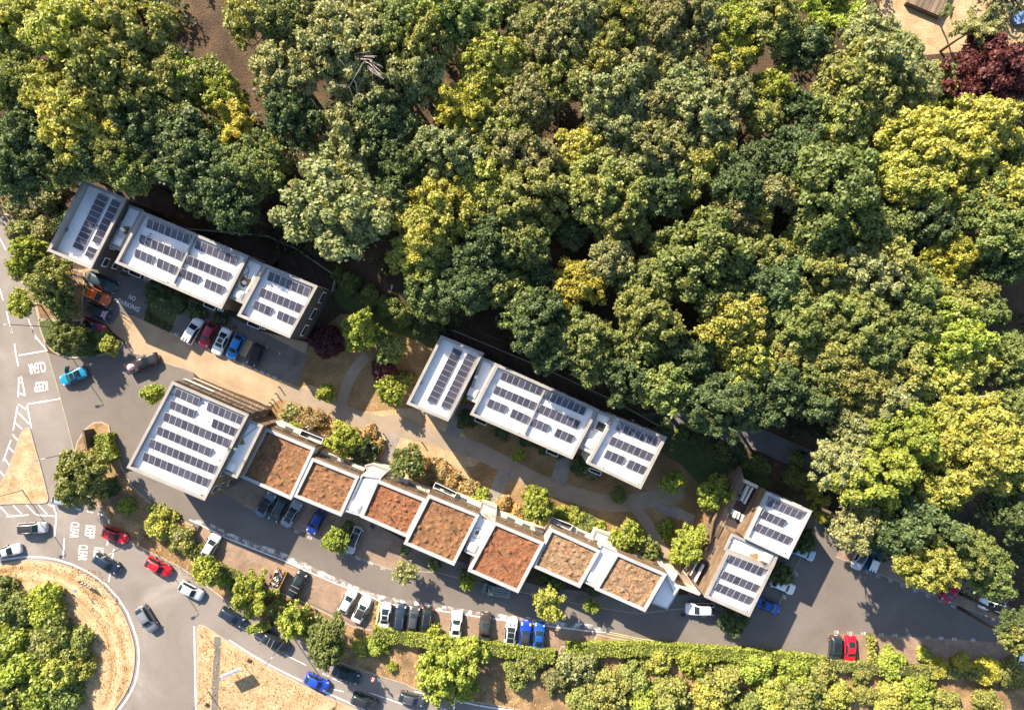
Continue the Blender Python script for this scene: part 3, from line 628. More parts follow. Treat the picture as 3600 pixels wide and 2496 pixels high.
for q in ([(440, 1450), (550, 1495), (535, 1532), (428, 1487)], [(562, 1500), (602, 1515), (592, 1536), (553, 1520)]): balcony(tA, 2, q, 5)
# ---- middle terrace
base = P('n', 1890, 1450, 0)
tC = empty('terraced_house_row', (base.x, base.y, 0), 0, 'long white-roofed terrace with solar panels in the middle, above the curving path', 'building', 'white-roofed terraces with solar panels')
h = 10.0
block(tC, Q(8, [(440, 65), (762, 200), (492, 724), (175, 590)], h), h, .85, win=[(3, (2, 5, 7.6), 4, 1, 1), (1, (2, 5, 7.6), 4, 1, 1), (2, (2, 5, 7.6), 3, 1, 1)])
dk = h - .85
array(tC, 8, (535, 160), (330, 565), (607, 187), 10, dk); array(tC, 8, (640, 203), (437, 607), (714, 232), 10, dk)
vents(tC, 8, [(285, 435), (293, 428), (465, 690)], dk, .35)
h = 9.5; dk = h - .8
block(tC, Q(8, [(870, 285), (1650, 635), (1450, 1015), (665, 672)], h), h, .8, win=[(0, (2, 5, 7.6), 9, 1, 1), (2, (2, 5, 7.6), 9, 1, 1)])
block(tC, Q(8, [(1770, 685), (2178, 848), (1978, 1245), (1565, 1050)], h), h, .8, win=[(1, (2, 5, 7.6), 4, 1, 1), (2, (2, 5, 7.6), 4, 1, 1), (0, (5, 7.6), 4, 1, 1)])
block(tC, Q(8, [(752, 232), (868, 285), (715, 585), (640, 552)], 8.8), 8.8, .35, copemat='copinglight'); block(tC, Q(8, [(1645, 640), (1768, 690), (1622, 985), (1510, 932)], 8.8), 8.8, .35, copemat='copinglight')
for t in (((918, 340), (1232, 470), (890, 400), 7), ((865, 447), (1178, 580), (838, 508), 7), ((815, 548), (950, 605), (788, 610), 3), ((993, 625), (1125, 685), (967, 690), 3), ((1255, 487), (1565, 620), (1225, 548), 7), ((1205, 590), (1515, 725), (1178, 655), 7),
          ((1150, 695), (1280, 752), (1120, 755), 3), ((1335, 775), (1468, 832), (1307, 838), 3), ((1812, 730), (2125, 862), (1783, 790), 7), ((1757, 837), (2080, 975), (1730, 900), 7), ((1720, 940), (1860, 1000), (1690, 1003), 3), ((1893, 1015), (2030, 1075), (1863, 1080), 3)): array(tC, 8, *t, dk)
a, b_ = P(8, 1240, 480, dk + .4), P(8, 1085, 820, dk + .4); MB().wall([a, b_], .22, dk, dk + .5).build('party_wall_upstand', M['coping'], tC)
hatch(tC, 8, 683, 503, 8.45); hatch(tC, 8, 1583, 893, 8.45); antenna(tC, 8, 697, 372, 8.45, 1.4); antenna(tC, 8, 1610, 790, 8.45, 1.4); stain(tC, 8, 1672, 765, 8.45, .6, 3); stain(tC, 8, 1600, 770, 8.45, .4, 5)
MB().obox(P(8, 1672, 768, 8.6), Vector((math.cos(R(-24)), math.sin(R(-24)))), 1.3, 1.2, 8.45, 8.62).build('roof_box', M['darkmetal'], tC)
cable(tC, 8, [(1650, 650), (1625, 690), (1640, 720), (1620, 760)], 8.45); cable(tC, 8, [(740, 265), (712, 300), (718, 340)], 8.45)
vents(tC, 8, [(890, 315), (708, 660), (1046, 810), (1092, 826), (1430, 968), (1600, 620), (1470, 918), (955, 662), (1290, 800), (1855, 1055), (1690, 1080), (1960, 1205)], dk, .35)
for q in ([(312, 640), (392, 672), (385, 692), (304, 656)], [(705, 690), (798, 728), (783, 760), (696, 722)], [(1258, 935), (1348, 970), (1335, 1002), (1248, 965)], [(1585, 1083), (1680, 1118), (1665, 1146), (1576, 1108)]): balcony(tC, 8, q, 5)
# ---- front terrace with the living roofs
base = P('n', 1400, 1820, 0)
tB = empty('terraced_house_row', (base.x, base.y, 0), 0, 'staggered terrace of seven brown planted roofs behind a solar-roofed end block', 'building')
h = 9.5; dk = h - .75
B1 = block(tB, Q(5, [(525, 183), (1210, 480), (815, 1250), (118, 955)], h), h, .75, wallmat='timber', win=[(1, (2, 5, 7.6), 5, 1, 1), (2, (2, 5, 7.6), 6, 1, 1), (3, (2, 5, 7.6), 5, 1, 1)])
for t in (((572, 240), (785, 335), (540, 312), 4), ((858, 362), (1178, 498), (825, 440), 6), ((522, 347), (740, 440), (490, 420), 4), ((903, 510), (1112, 600), (870, 590), 4), ((468, 452), (1053, 700), (437, 532), 11), ((408, 577), (890, 783), (377, 655), 9), ((338, 690), (925, 935), (305, 770), 11), ((282, 810), (868, 1055), (250, 890), 11)): array(tB, 5, *t, dk)
block(tB, Q(5, [(1212, 525), (1340, 580), (1105, 1052), (965, 990)], 8.4), 8.4, .45, wallmat='timber', copemat='coping')
antenna(tB, 5, 1090, 770, 7.95, 2.8); antenna(tB, 5, 1065, 745, 7.95, 2.2); stain(tB, 5, 1135, 720, 7.95, .8, 7); hatch(tB, 5, 1047, 945, 7.95); cable(tB, 5, [(1160, 690), (1200, 660), (1240, 630), (1285, 590)], 7.95)
vents(tB, 5, [(325, 635), (528, 300), (810, 378), (765, 430), (740, 545), (855, 545), (355, 800), (960, 890), (1015, 800), (905, 755), (800, 1195)], dk, .5)
b = MB()
for (x0, y0, x1, y1) in ((985, 830, 935, 915), (930, 930, 880, 1040), (360, 690, 375, 660), (430, 540, 905, 740), (870, 850, 970, 890)):
    a, c = P(5, x0, y0, dk), P(5, x1, y1, dk); b.tube([(a.x, a.y, dk + .12), (c.x, c.y, dk + .12)], .03, k=4)
b.build('roof_rail', M['steel'], tB)
# timber screens and sills of the north wall
a, c = B1[0], B1[1]
nb = sorted(B1, key=lambda v: v.y)[-1]; ne = sorted(B1, key=lambda v: v.x)[-1]
u = (ne - nb).normalized(); nn = Vector((-u.y, u.x)); nn = nn if nn.y > 0 else -nn; Ln = (ne - nb).length
for z, dep in ((2.9, .5), (5.7, .45)):
    b = MB(); b.obox(nb + u * Ln * .5 + nn * dep / 2, u, Ln * .98, dep, z, z + .12); b.build('timber_ledge', M['deck'], tB)
b = MB()
for z in (3.6, 6.4, 6.9): b.obox(nb + u * Ln * .22 + nn * .5, u, Ln * .40, .05, z, z + .05)
b.build('balcony_rail', M['whitepaint'], tB)
b = MB()
for i in range(46): b.obox(nb + u * (Ln * (.02 + .96 * i / 45)) + nn * .12, u, .07, .14, .2, 9.2)
tag(b.build('timber_fins', M['timber'], tB), kind='stuff')
windows(tB, ne + nn * .1, nb + nn * .1, (1.6, 4.4, 7.3), 7, 1.2, 1)
sed = [([(340, 268), (782, 452), (570, 910), (112, 706)], 6, 'sedum', 6.3), ([(760, 537), (1180, 707), (1020, 1058), (592, 880)], 6, 'sedum', 6.2), ([(1340, 732), (1785, 912), (1615, 1250), (1195, 1065)], 6, 'sedumred', 6.2), ([(475, 205), (885, 370), (680, 775), (275, 600)], 9, 'sedum', 6.5),
       ([(1010, 425), (1410, 595), (1200, 997), (795, 820)], 9, 'sedumred', 6.5), ([(1465, 477), (1865, 657), (1700, 955), (1315, 785)], 9, 'sedumtan', 6.2), ([(2000, 675), (2402, 848), (2228, 1150), (1825, 970)], 9, 'sedumtan', 6.3)]
for i, (q, f, mt, h) in enumerate(sed):
    qq = block(tB, Q(f, q, h), h, .45, roofmat=None, copemat='copinglight', wallmat='render', cw=.42, win=[(2, (1.6, 4.4), 3, 1.3, 1)])
    sedum(tB, qq, h - .45, mt, .4, 30 + i)
    o_ = sorted(qq, key=lambda v: v.y)[-1]; e_ = sorted(qq, key=lambda v: v.x)[-1]
    u = (e_ - o_).normalized(); nn = Vector((-u.y, u.x)); nn = nn if nn.y > 0 else -nn; Ln = (e_ - o_).length
    b = MB()                                                                  # slatted upper front with its boards
    b.obox(o_ + u * Ln / 2 + nn * .15, u, Ln * .99, .3, 2.9, h - .3)
    b.build('timber_front', M['timber'], tB)
    b = MB()
    nb_ = int(Ln / .28)
    for k in range(nb_): b.obox(o_ + u * (k + .5) * Ln / nb_ + nn * .33, u, .1, .06, 2.95, h - .35)
    tag(b.build('timber_slats', M['timber'], tB), kind='stuff')
    b = MB(); b.obox(o_ + u * Ln / 2 + nn * .55, u, Ln * .97, .5, 0, 2.75); b.build('front_bay', M['render'], tB)
    windows(tB, e_ + nn * .30, o_ + nn * .30, (4.6,), 3, 1.2, .9, fr=win_grey)
    for k in (.3, .62):
        b = MB(); b.obox(o_ + u * Ln * k + nn * .57, u, 1.3, .38, 2.75, 2.83); b.build('rooflight', M['skyglass'], tB)
for f, q, h, ph in ((6, [(1207, 688), (1382, 712), (1210, 1062), (1052, 1012)], 6.0, .3), (9, [(890, 347), (1012, 428), (856, 708), (765, 662)], 5.9, .3), (9, [(1872, 602), (2010, 668), (1838, 966), (1728, 908)], 5.9, .3)): block(tB, Q(f, q, h), h, ph, copemat='copinglight', cw=.2)
hatch(tB, 6, 1148, 982, 5.7); hatch(tB, 9, 828, 627, 5.6); hatch(tB, 9, 1805, 878, 5.6); stain(tB, 9, 868, 512, 5.6, .38, 11); stain(tB, 9, 935, 385, 5.6, .55, 12); stain(tB, 6, 1222, 705, 5.7, .45, 13)
cp = [(868 + 45 * math.cos(t), 515 + 45 * math.sin(t)) for t in [i * .5 for i in range(13)]]; cable(tB, 9, cp + [(872, 560), (875, 600)], 5.6)
vents(tB, 6, [(445, 680), (1450, 1055)], 6.0, .5); vents(tB, 9, [(530, 555), (675, 490), (782, 482), (155, 375), (980, 580), (1040, 655), (1088, 785), (2072, 965)], 6.1, .6)
for f, q, h in ((6, [(1235, 605), (1300, 590), (1455, 645), (1385, 705), (1255, 655)], 3.4), (9, [(905, 258), (1028, 318), (1022, 385), (890, 335)], 3.4), (9, [(1828, 490), (2002, 560), (2008, 640), (1800, 560)], 3.4)): block(tB, Q(f, q, h), h, .12, roofmat='copinglight', copemat='coping', cw=.15)
block(tB, Q(10, [(478, 1150), (575, 1300), (482, 1450), (345, 1400)], 3.6), 3.6, .1, roofmat='roofwhite', copemat='copinglight', cw=.1)
block(tB, Q(10, [(400, 1048), (575, 1140), (535, 1215), (590, 1262), (540, 1330), (470, 1160)], 4.2), 4.2, .1, roofmat='roofwhite', copemat='copinglight', cw=.12)
b = MB(); b.wall(PL(10, [(535, 1212), (600, 1262), (760, 1325)], 3.4), .3, 0, 3.4); b.wall(PL(10, [(655, 1160), (765, 1322)], 3), .3, 0, 3.0); b.build('garden_wall', M['render'], tB)
for f, q, h in ((5, [(1690, 618), (1885, 695), (1865, 745), (1665, 665)], 3.5), (6, [(1870, 755), (2062, 848), (2040, 890), (1845, 800)], 3.5), (9, [(1475, 385), (1645, 450), (1625, 495), (1455, 420)], 3.5)): balcony(tB, f, q, h - 1)
# ---- right-hand houses with the timber terrace
base = P('n', 2660, 1950, 0)
tD = empty('house_pair', (base.x, base.y, 0), 0, 'two white solar-roofed houses joined by a timber roof terrace beside the right-hand car park', 'building')
h = 7.6; dk = h - .55
block(tD, Q(10, [(1340, 440), (1730, 605), (1525, 1015), (1150, 840)], h), h, .55, copemat='copinglight', cw=.45, wallmat='timber', win=[(1, (1.6, 4.6), 4, 1, 1), (2, (1.6, 4.6), 3, 1, 1)])
block(tD, Q(10, [(1000, 950), (1390, 1100), (1190, 1515), (805, 1345)], h), h, .55, cw=.42, wallmat='timber', win=[(1, (1.6, 4.6), 4, 1, 1), (2, (1.6, 4.6), 3, 1, 1)])
block(tD, Q(10, [(1040, 800), (1440, 985), (1395, 1095), (975, 938)], 7.0), 7.0, .4, cw=.3, wallmat='timber')
for t in (((1365, 490), (1665, 612), (1332, 558), 6), ((1312, 595), (1510, 680), (1278, 660), 4), ((1255, 700), (1560, 830), (1222, 768), 6), ((1025, 972), (1325, 1095), (990, 1045), 6), ((965, 1112), (1280, 1242), (932, 1180), 6), ((912, 1215), (1222, 1345), (880, 1285), 6)): array(tD, 10, *t, dk)
hatch(tD, 10, 1345, 1010, 6.6); stain(tD, 10, 1235, 1005, 6.6, .8, 21); antenna(tD, 10, 1285, 1030, 6.6, 1.6); cable(tD, 10, [(1030, 905), (1080, 940), (1150, 965), (1200, 985)], 6.6)
vents(tD, 10, [(1455, 625), (1490, 760), (1495, 960), (1165, 1460), (1030, 850), (1330, 905)], dk, .4)
th = 3.3
tp = PL(10, [(1115, 220), (1150, 345), (1265, 400), (1345, 445), (1150, 840), (1045, 800), (975, 935), (1000, 955), (808, 1345), (655, 1160), (760, 1010), (850, 880), (885, 690), (1060, 330)], th)
MB().prism(tp, 0, th).build('timber_terrace', M['deck'], tD)
b = MB(); q = [P(10, x, y, th + .9) for x, y in ((808, 1345), (655, 1160), (760, 1010), (850, 880), (885, 690), (1060, 330), (1115, 220))]; b.wall(q, .08, th, th + .9); b.build('terrace_parapet', M['timber'], tD)
for q in ([(1150, 375), (1250, 425), (1150, 640), (1040, 590)], [(1270, 430), (1330, 450), (1235, 640), (1195, 610)], [(1020, 620), (1120, 680), (1075, 760), (980, 720)], [(700, 1070), (780, 1010), (870, 1060), (760, 1210)]):
    MB().sheet(PL(10, q, th + .01), th + .01).build('terrace_floor', M['darkclad'], tD)
for x0, y0, x1, y1 in ((1190, 390, 1125, 520), (1222, 405, 1150, 545), (1285, 435, 1215, 580), (750, 1030, 680, 1160), (800, 1070, 725, 1215), (850, 1130, 780, 1275), (1085, 610, 1062, 665), (1110, 620, 1090, 675), (1145, 640, 1120, 700), (1165, 650, 1140, 710)):
    a, c = P(10, x0, y0, th + 1), P(10, x1, y1, th + 1); MB().wall([a, c], .14, th + .02, th + .95).build('terrace_divider', M['whitepaint'], tD)
b = MB()
for x0, y0 in ((870, 800), (945, 840)):
    for k in range(9):
        a, c = P(10, x0 + k * 6 + 5, y0 - k * 11 + 10, th + .3), P(10, x0 + k * 6 + 45, y0 - k * 11 + 30, th + .3); b.wall([a, c], .1, th + .02, th + .3)
tag(b.build('louvre_slats', M['deck'], tD), kind='stuff')
MB().wall([P(10, 1150, 345, 4.6), P(10, 1262, 400, 4.6)], .5, th, 4.6).build('terrace_wall', M['render'], tD)
for x, y in ((870, 935), (900, 965), (925, 1000), (1120, 460), (1105, 490), (1045, 610)):
    MB().obox(P(10, x, y, th + .3), Vector((.5, .87)), .9, .7, th + .012, th + .15).build('rooflight', M['skyglass'], tD)
# ---- garden terraces dug in behind the two long terraces
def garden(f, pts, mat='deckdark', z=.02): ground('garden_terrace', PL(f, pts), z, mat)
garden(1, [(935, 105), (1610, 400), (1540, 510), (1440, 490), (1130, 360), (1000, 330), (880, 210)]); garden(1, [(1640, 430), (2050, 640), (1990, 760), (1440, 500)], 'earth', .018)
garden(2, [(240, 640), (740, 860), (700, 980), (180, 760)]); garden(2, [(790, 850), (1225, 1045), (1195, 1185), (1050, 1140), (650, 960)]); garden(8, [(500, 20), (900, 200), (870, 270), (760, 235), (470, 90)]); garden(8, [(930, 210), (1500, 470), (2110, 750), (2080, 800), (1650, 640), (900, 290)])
b = MB(); b.wall(PL(2, [(-180, 620), (610, 690), (860, 800), (1228, 1050), (1195, 1190)], 1), .2, 0, 1.1); tag(b.build('retaining_wall', M['coping']), 'long low grey garden wall behind the upper-left terrace, at the foot of the wood', 'wall')
b = MB(); b.wall(PL(8, [(510, 15), (760, 120), (1260, 330), (1760, 560), (2120, 760)], 1), .2, 0, 1.0); tag(b.build('retaining_wall', M['coping']), 'long low grey garden wall behind the middle terrace, under the trees', 'wall')
# ------------------------------------------------------------------ vehicles
# stations along the length (rear to front): x, z_low, z_belt, z_top, half widths low/belt/top (fractions of half width)
H_ = [(-.5, .34, .58, .70, .80, .84, .70), (-.48, .22, .70, .92, .92, .93, .74), (-.455, .2, .88, 1.02, .97, .97, .72), (-.385, .2, .94, 1.40, 1, .98, .66), (-.3, .2, .95, 1.47, 1, .99, .68), (-.08, .2, .93, 1.50, 1, 1, .69), (.06, .2, .92, 1.46, 1, 1, .67),
      (.13, .2, .92, 1.32, 1, .99, .69), (.235, .2, .9, .99, .99, .98, .76), (.32, .2, .84, .94, .98, .96, .74), (.42, .22, .74, .84, .95, .92, .68), (.475, .27, .62, .72, .86, .84, .6), (.5, .34, .5, .58, .72, .72, .5)]
S_ = [(-.5, .36, .62, .72, .78, .8, .66), (-.48, .25, .74, .90, .9, .9, .72), (-.44, .2, .84, .97, .96, .95, .74), (-.33, .2, .9, 1.0, .99, .97, .74), (-.2, .2, .92, 1.36, 1, .99, .64), (-.12, .2, .92, 1.42, 1, 1, .65), (0, .2, .91, 1.44, 1, 1, .66),
      (.06, .2, .9, 1.40, 1, 1, .65), (.12, .2, .9, 1.26, 1, .99, .68), (.215, .2, .88, .97, .99, .98, .76), (.32, .2, .82, .92, .98, .96, .74), (.42, .22, .72, .82, .94, .91, .66), (.475, .27, .6, .70, .85, .82, .58), (.5, .34, .5, .57, .7, .7, .48)]
def types(base, zs=1.0, mod=None):
    return [(x, a, b * (1 if zs == 1 else .5 + .5 * zs), c * zs, d, e, f) for x, a, b, c, d, e, f in base]
E_ = [(-.5, .36, .62, .74, .8, .84, .72), (-.485, .22, .72, .98, .92, .94, .76), (-.465, .2, .9, 1.15, .98, .97, .73), (-.43, .2, .95, 1.42, 1, .98, .68)] + H_[4:]
PK = [(-.5, .4, .8, 1.02, .9, .95, .93), (-.49, .3, .9, 1.06, .96, .98, .96), (-.14, .28, .95, 1.06, 1, 1, .96), (-.125, .28, 1.0, 1.62, 1, .98, .70), (-.05, .28, 1.0, 1.72, 1, 1, .72), (.09, .28, 1.0, 1.70, 1, 1, .71), (.14, .28, 1.0, 1.5, 1, 1, .73), (.22, .28, 1.0, 1.12, 1, .98, .8), (.32, .28, .95, 1.08, .99, .97, .8), (.43, .3, .86, 1.0, .96, .94, .76), (.485, .34, .7, .86, .9, .88, .7), (.5, .4, .55, .7, .8, .8, .6)]
VN = [(-.5, .34, .9, 1.5, .9, .92, .8), (-.49, .25, 1.1, 1.86, .97, .97, .82), (-.3, .25, 1.1, 1.93, 1, 1, .83), (0, .25, 1.1, 1.93, 1, 1, .83), (.15, .25, 1.1, 1.9, 1, 1, .82), (.21, .25, 1.1, 1.72, 1, 1, .8), (.33, .25, 1.02, 1.16, .99, .97, .8), (.43, .25, .85, 1.02, .96, .93, .74), (.48, .28, .68, .82, .88, .86, .66), (.5, .34, .5, .6, .75, .75, .55)]
# kind: stations, length, width, rear roof / front roof / screen base / tail-window base stations, wheelbase fractions, wheel radius
KINDS = {'hatch': (H_, 4.15, 1.80, 4, 6, 8, 2, .30, .31), 'saloon': (S_, 4.65, 1.84, 5, 7, 9, 3, .29, .32), 'estate': (E_, 4.6, 1.82, 4, 6, 8, 2, .29, .32), 'suv': (types(E_, 1.13), 4.55, 1.90, 4, 6, 8, 2, .29, .36),
         'coupe': (types(S_, .94), 4.5, 1.86, 5, 7, 9, 3, .29, .33), 'pickup': (PK, 5.4, 1.92, 4, 5, 7, None, .31, .38), 'van': (VN, 4.9, 1.95, 2, 4, 6, None, .31, .34)}
def lerp(a, b, t): return a + (b - a) * t
def car_parts(kind):
    st, L_, W_, rr, fr, sb, tb, wb, wr = KINDS[kind]
    hw = W_ / 2; parts = {}
    b = MB(); vs = []; K = 9
    for x, zl, zb, zt, wl, wbt, wt in st:
        X = x * L_; zm = lerp(zl, zb, .55)
        vs += [(X, wl * hw * .93, zl), (X, wl * hw, zm), (X, wbt * hw, zb), (X, lerp(wbt, wt, .93) * hw, lerp(zb, zt, .9)), (X, wt * hw * .55, zt + .015), (X, -wt * hw * .55, zt + .015), (X, -lerp(wbt, wt, .93) * hw, lerp(zb, zt, .9)), (X, -wbt * hw, zb), (X, -wl * hw, zm), (X, -wl * hw * .93, zl)]
    K = 10; n = len(st); fs = [(i * K + j, i * K + (j + 1) % K, (i + 1) * K + (j + 1) % K, (i + 1) * K + j) for i in range(n - 1) for j in range(K)]
    fs = [tuple(reversed(f)) for f in fs] + [tuple(range(K)), tuple(reversed(range((n - 1) * K, n * K)))]
    b.add(vs, fs, 0, True); parts['body'] = b.mesh('body', M['paint'])
    def pt(i, side, t):                       # point on the side of the glasshouse: t = 0 belt, 1 eave
        x, zl, zb, zt, wl, wbt, wt = st[i]
        return Vector((x * L_, side * lerp(wbt, wt, .93 * t) * hw, lerp(zb, zt, .9 * t)))
    def roofp(i, f):
        x, zl, zb, zt, wl, wbt, wt = st[i]
        w_ = lerp(wbt, wt, .93) * hw; ze = lerp(zb, zt, .9)
        a = abs(f)
        if a <= .55 * wt * hw / w_: z = zt + .015
        else: z = lerp(zt + .015, ze, (a - .55 * wt * hw / w_) / (1 - .55 * wt * hw / w_))
        return Vector((x * L_, f * w_, z))
    def skin(name, ids, mat, f0, off=.014, t0=0.0, t1=1.0):
        bb = MB(); rows = []
        for k, i in enumerate(ids):
            rows.append([roofp(i, f) for f in (-f0, -f0 * .6, 0, f0 * .6, f0)])
        if t0: rows[0] = [lerp(a, c, t0) for a, c in zip(rows[0], rows[1])]
        if t1 < 1: rows[-1] = [lerp(a, c, t1) for a, c in zip(rows[-2], rows[-1])]
        v = [p + Vector((0, 0, off)) for r_ in rows for p in r_]
        ff = [(i * 5 + j, (i + 1) * 5 + j, (i + 1) * 5 + j + 1, i * 5 + j + 1) for i in range(len(rows) - 1) for j in range(4)]
        bb.add(v, [tuple(f) for f in ff], 0, True); return bb.mesh(name, M[mat])
    parts['windscreen'] = skin('windscreen', list(range(fr, sb + 1)), 'carglass', .86, .016, .12, .9)
    if tb is not None: parts['rear_window'] = skin('rear_window', list(range(tb, rr + 1)), 'carglass', .82, .016, .1, .85)
    parts['side_window'] = {}
    for s in (1, -1):
        bb = MB(); i0 = rr - (1 if kind not in ('pickup', 'van') else 0); i1 = sb - 1
        if kind == 'van': i0 = fr - 1
        top = [pt(i, s, .92) for i in range(i0, i1 + 1)]; bot = [pt(i, s, .1) for i in range(i0, i1 + 1)]
        last = lerp(pt(sb - 1, s, .1), pt(sb, s, .3), .75)
        v = [p + Vector((0, s * .014, .004)) for p in bot + top] + [last + Vector((0, s * .014, .004))]
        m = len(top); ff = [(i, i + 1, m + i + 1, m + i) for i in range(m - 1)] + [(m - 1, 2 * m, 2 * m - 1)]
        if s == 1: ff = [tuple(reversed(f)) for f in ff]
        bb.add(v, ff); parts['side_window'][s] = bb.mesh('side_window', M['carglass'])
    parts['roof_skin'] = lambda mat, a=0, c_=0, f=.9, off=.018: skin('roof_panel', list(range(rr - a, fr + 1 + c_)), mat, f, off)
    parts['wheel'] = MB().tube([(0, -.1, 0), (0, .1, 0)], wr, k=14).mesh('wheel', M['tyre'])
    parts['rim'] = MB().tube([(0, -.104, 0), (0, .104, 0)], wr * .62, k=10).mesh('rim', M['rim'])
    x, zl, zb, zt, wl, wbt, wt = st[-3]
    parts['lightpos'] = (x * L_ + .04, wbt * hw * .78, zb + .03)
    parts['headlight'] = MB().add([(-.2, -.13, .06), (.12, -.12, -.08), (.06, .13, -.1), (-.26, .11, .03), (-.2, -.13, .11), (.13, -.12, -.02), (.07, .13, -.04), (-.26, .11, .08)], [(4, 5, 6, 7), (0, 1, 5, 4), (1, 2, 6, 5), (2, 3, 7, 6), (3, 0, 4, 7)]).mesh('headlight', M['lamp'])
    parts['tail_light'] = MB().box(-.06, -.1, -.12, .07, .1, .14).mesh('tail_light', M['redlamp'])
    x, zl, zb, zt, wl, wbt, wt = st[1]
    parts['tailpos'] = (x * L_ + .0, wbt * hw * .86, zb + .08)
    parts['mirror'] = MB().add([(-.08, -.02, 0), (.1, -.02, 0), (.06, .2, .02), (-.08, .2, .02), (-.08, -.02, .13), (.08, -.02, .13), (.04, .2, .14), (-.08, .2, .14)], [(0, 3, 2, 1), (4, 5, 6, 7), (0, 1, 5, 4), (1, 2, 6, 5), (2, 3, 7, 6), (3, 0, 4, 7)]).mesh('mirror', M['black'])
    parts['plate'] = MB().box(-.015, -.26, -.055, .015, .26, .055).mesh('number_plate', M['whitepaint'])
    return parts
CP = {}
def car(f, x, y, dx, dy, kind, col, label, cat='car', group=None, roof=None, scale=1.0, extras=(), name='car', z=.03):
    """dx, dy: the way the front points in the photograph"""
    if kind not in CP: CP[kind] = car_parts(kind)
    p_ = CP[kind]; st, L_, W_, rr, fr, sb, tb, wb, wr = KINDS[kind]
    p = P(f, x, y, .8); a = math.atan2(-dy, dx)
    t = empty(name, (p.x, p.y, z), a, label, cat, group); t.scale = (scale,) * 3
    body = link('body', p_['body'], t); body.color = (*col, 1)
    link('windscreen', p_['windscreen'], t)
    if 'rear_window' in p_ and roof != 'soft': link('rear_window', p_['rear_window'], t)
    for s in (1, -1):
        link('side_window', p_['side_window'][s], t)
        for fx in (-wb, wb + .01):
            wv = link('wheel', p_['wheel'], t, (fx * L_, s * (W_ / 2 - .105), wr)); link('rim', p_['rim'], wv)
        lx, ly, lz = p_['lightpos']; q = link('headlight', p_['headlight'], t, (lx - .05, s * ly, lz + .03)); q.scale = (1, s, 1)
        lx, ly, lz = p_['tailpos']; link('tail_light', p_['tail_light'], t, (lx, s * ly, lz))
        xs = st[sb][0] * L_ - .28; q = link('mirror', p_['mirror'], t, (xs, s * (W_ / 2 - .03), st[sb][2] + .02)); q.scale = (1, s, 1)
    link('number_plate', p_['plate'], t, (-L_ / 2 - .005, 0, .6)); link('number_plate', p_['plate'], t, (L_ / 2 + .005, 0, .42))
    if roof == 'soft': link('soft_top', p_['roof_skin']('softtop', (rr - tb) if tb is not None else 0, 0, .97, .022), t)
    elif roof == 'pano': link('glass_roof', p_['roof_skin']('panoroof', 0, 0, .82), t)
    elif roof == 'black': link('roof_panel', p_['roof_skin']('black', 1, 0, .95), t)
    elif roof == 'white': link('roof_panel', p_['roof_skin']('roofpaint_white', 1, 0, .95), t)
    elif roof == 'sunroof':
        sx = st[fr][0] * L_; zz = max(st[fr][3], st[fr - 1][3]) + .035; link('sunroof', MB().box(sx - .75, -.42, zz - .03, sx - .08, .42, zz).mesh('sunroof', M['panoroof']), t)
    ztop = max(s_[3] for s_ in st); xr = st[rr][0] * L_; xf = st[fr][0] * L_
    if 'rack' in extras:
        for k in (.25, .7): link('roof_bar', MB().box(lerp(xr, xf, k) - .05, -.72, ztop + .02, lerp(xr, xf, k) + .05, .72, ztop + .09).mesh('roof_bar', M['rim']), t)
    if 'rails' in extras:
        for s in (1, -1): link('roof_rail', MB().tube([(xr, s * .56, ztop - .02), (xr + .1, s * .56, ztop + .07), (xf - .1, s * .56, ztop + .05), (xf, s * .56, ztop - .04)], .025, k=5).mesh('roof_rail', M['rim']), t)
    if 'vents' in extras:
        for s in (1, -1): link('bonnet_vent', MB().box(1.1, s * .3 - .06, .93, 1.5, s * .3 + .06, .99).mesh('bonnet_vent', M['black']), t)
    if 'bed' in extras:
        link('load_bed', MB().box(-L_ / 2 + .12, -.74, 1.05, -.13 * L_ - .06, .74, 1.09).mesh('load_bed', M['black']), t)
        for s in (1, -1): link('bed_rail', MB().box(-L_ / 2 + .05, s * .84 - .05, 1.04, -.14 * L_, s * .84 + .05, 1.14).mesh('bed_rail', M['darkmetal']), t)
    if 'cover' in extras: link('bed_cover', MB().box(-L_ / 2 + .06, -.86, 1.04, -.13 * L_ - .04, .86, 1.13).mesh('bed_cover', M['softtop']), t)
    if 'flag' in extras:
        fl = MB(); z0 = .985
        fl.add([(.95, -.55, z0 + .03), (1.75, -.52, z0 - .09), (1.75, .52, z0 - .09), (.95, .55, z0 + .03)], [(0, 1, 2, 3)], 0)
        def bar(x0, y0, x1, y1, ww, m, dz):
            d = Vector((x1 - x0, y1 - y0)).normalized(); q = Vector((-d.y, d.x)) * ww / 2
            c = [(x0 - q.x, y0 - q.y), (x1 - q.x, y1 - q.y), (x1 + q.x, y1 + q.y), (x0 + q.x, y0 + q.y)]
            fl.add([(a_, b_, z0 + .03 - (a_ - .95) * .15 + dz) for a_, b_ in c], [(0, 1, 2, 3)], m)
        for s in (1, -1): bar(1.0, -.48 * s, 1.7, .48 * s, .16, 1, .004); bar(1.0, -.48 * s, 1.7, .48 * s, .06, 2, .008)
        bar(1.35, -.52, 1.35, .52, .26, 1, .012); bar(.96, 0, 1.74, 0, .26, 1, .012); bar(1.35, -.52, 1.35, .52, .14, 2, .016); bar(.96, 0, 1.74, 0, .14, 2, .016)
        link('bonnet_flag', fl.mesh('bonnet_flag', [plain('flag_blue', (.02, .04, .22), .4), M['roofpaint_white'], plain('flag_red', (.5, .02, .03), .4)]), t)
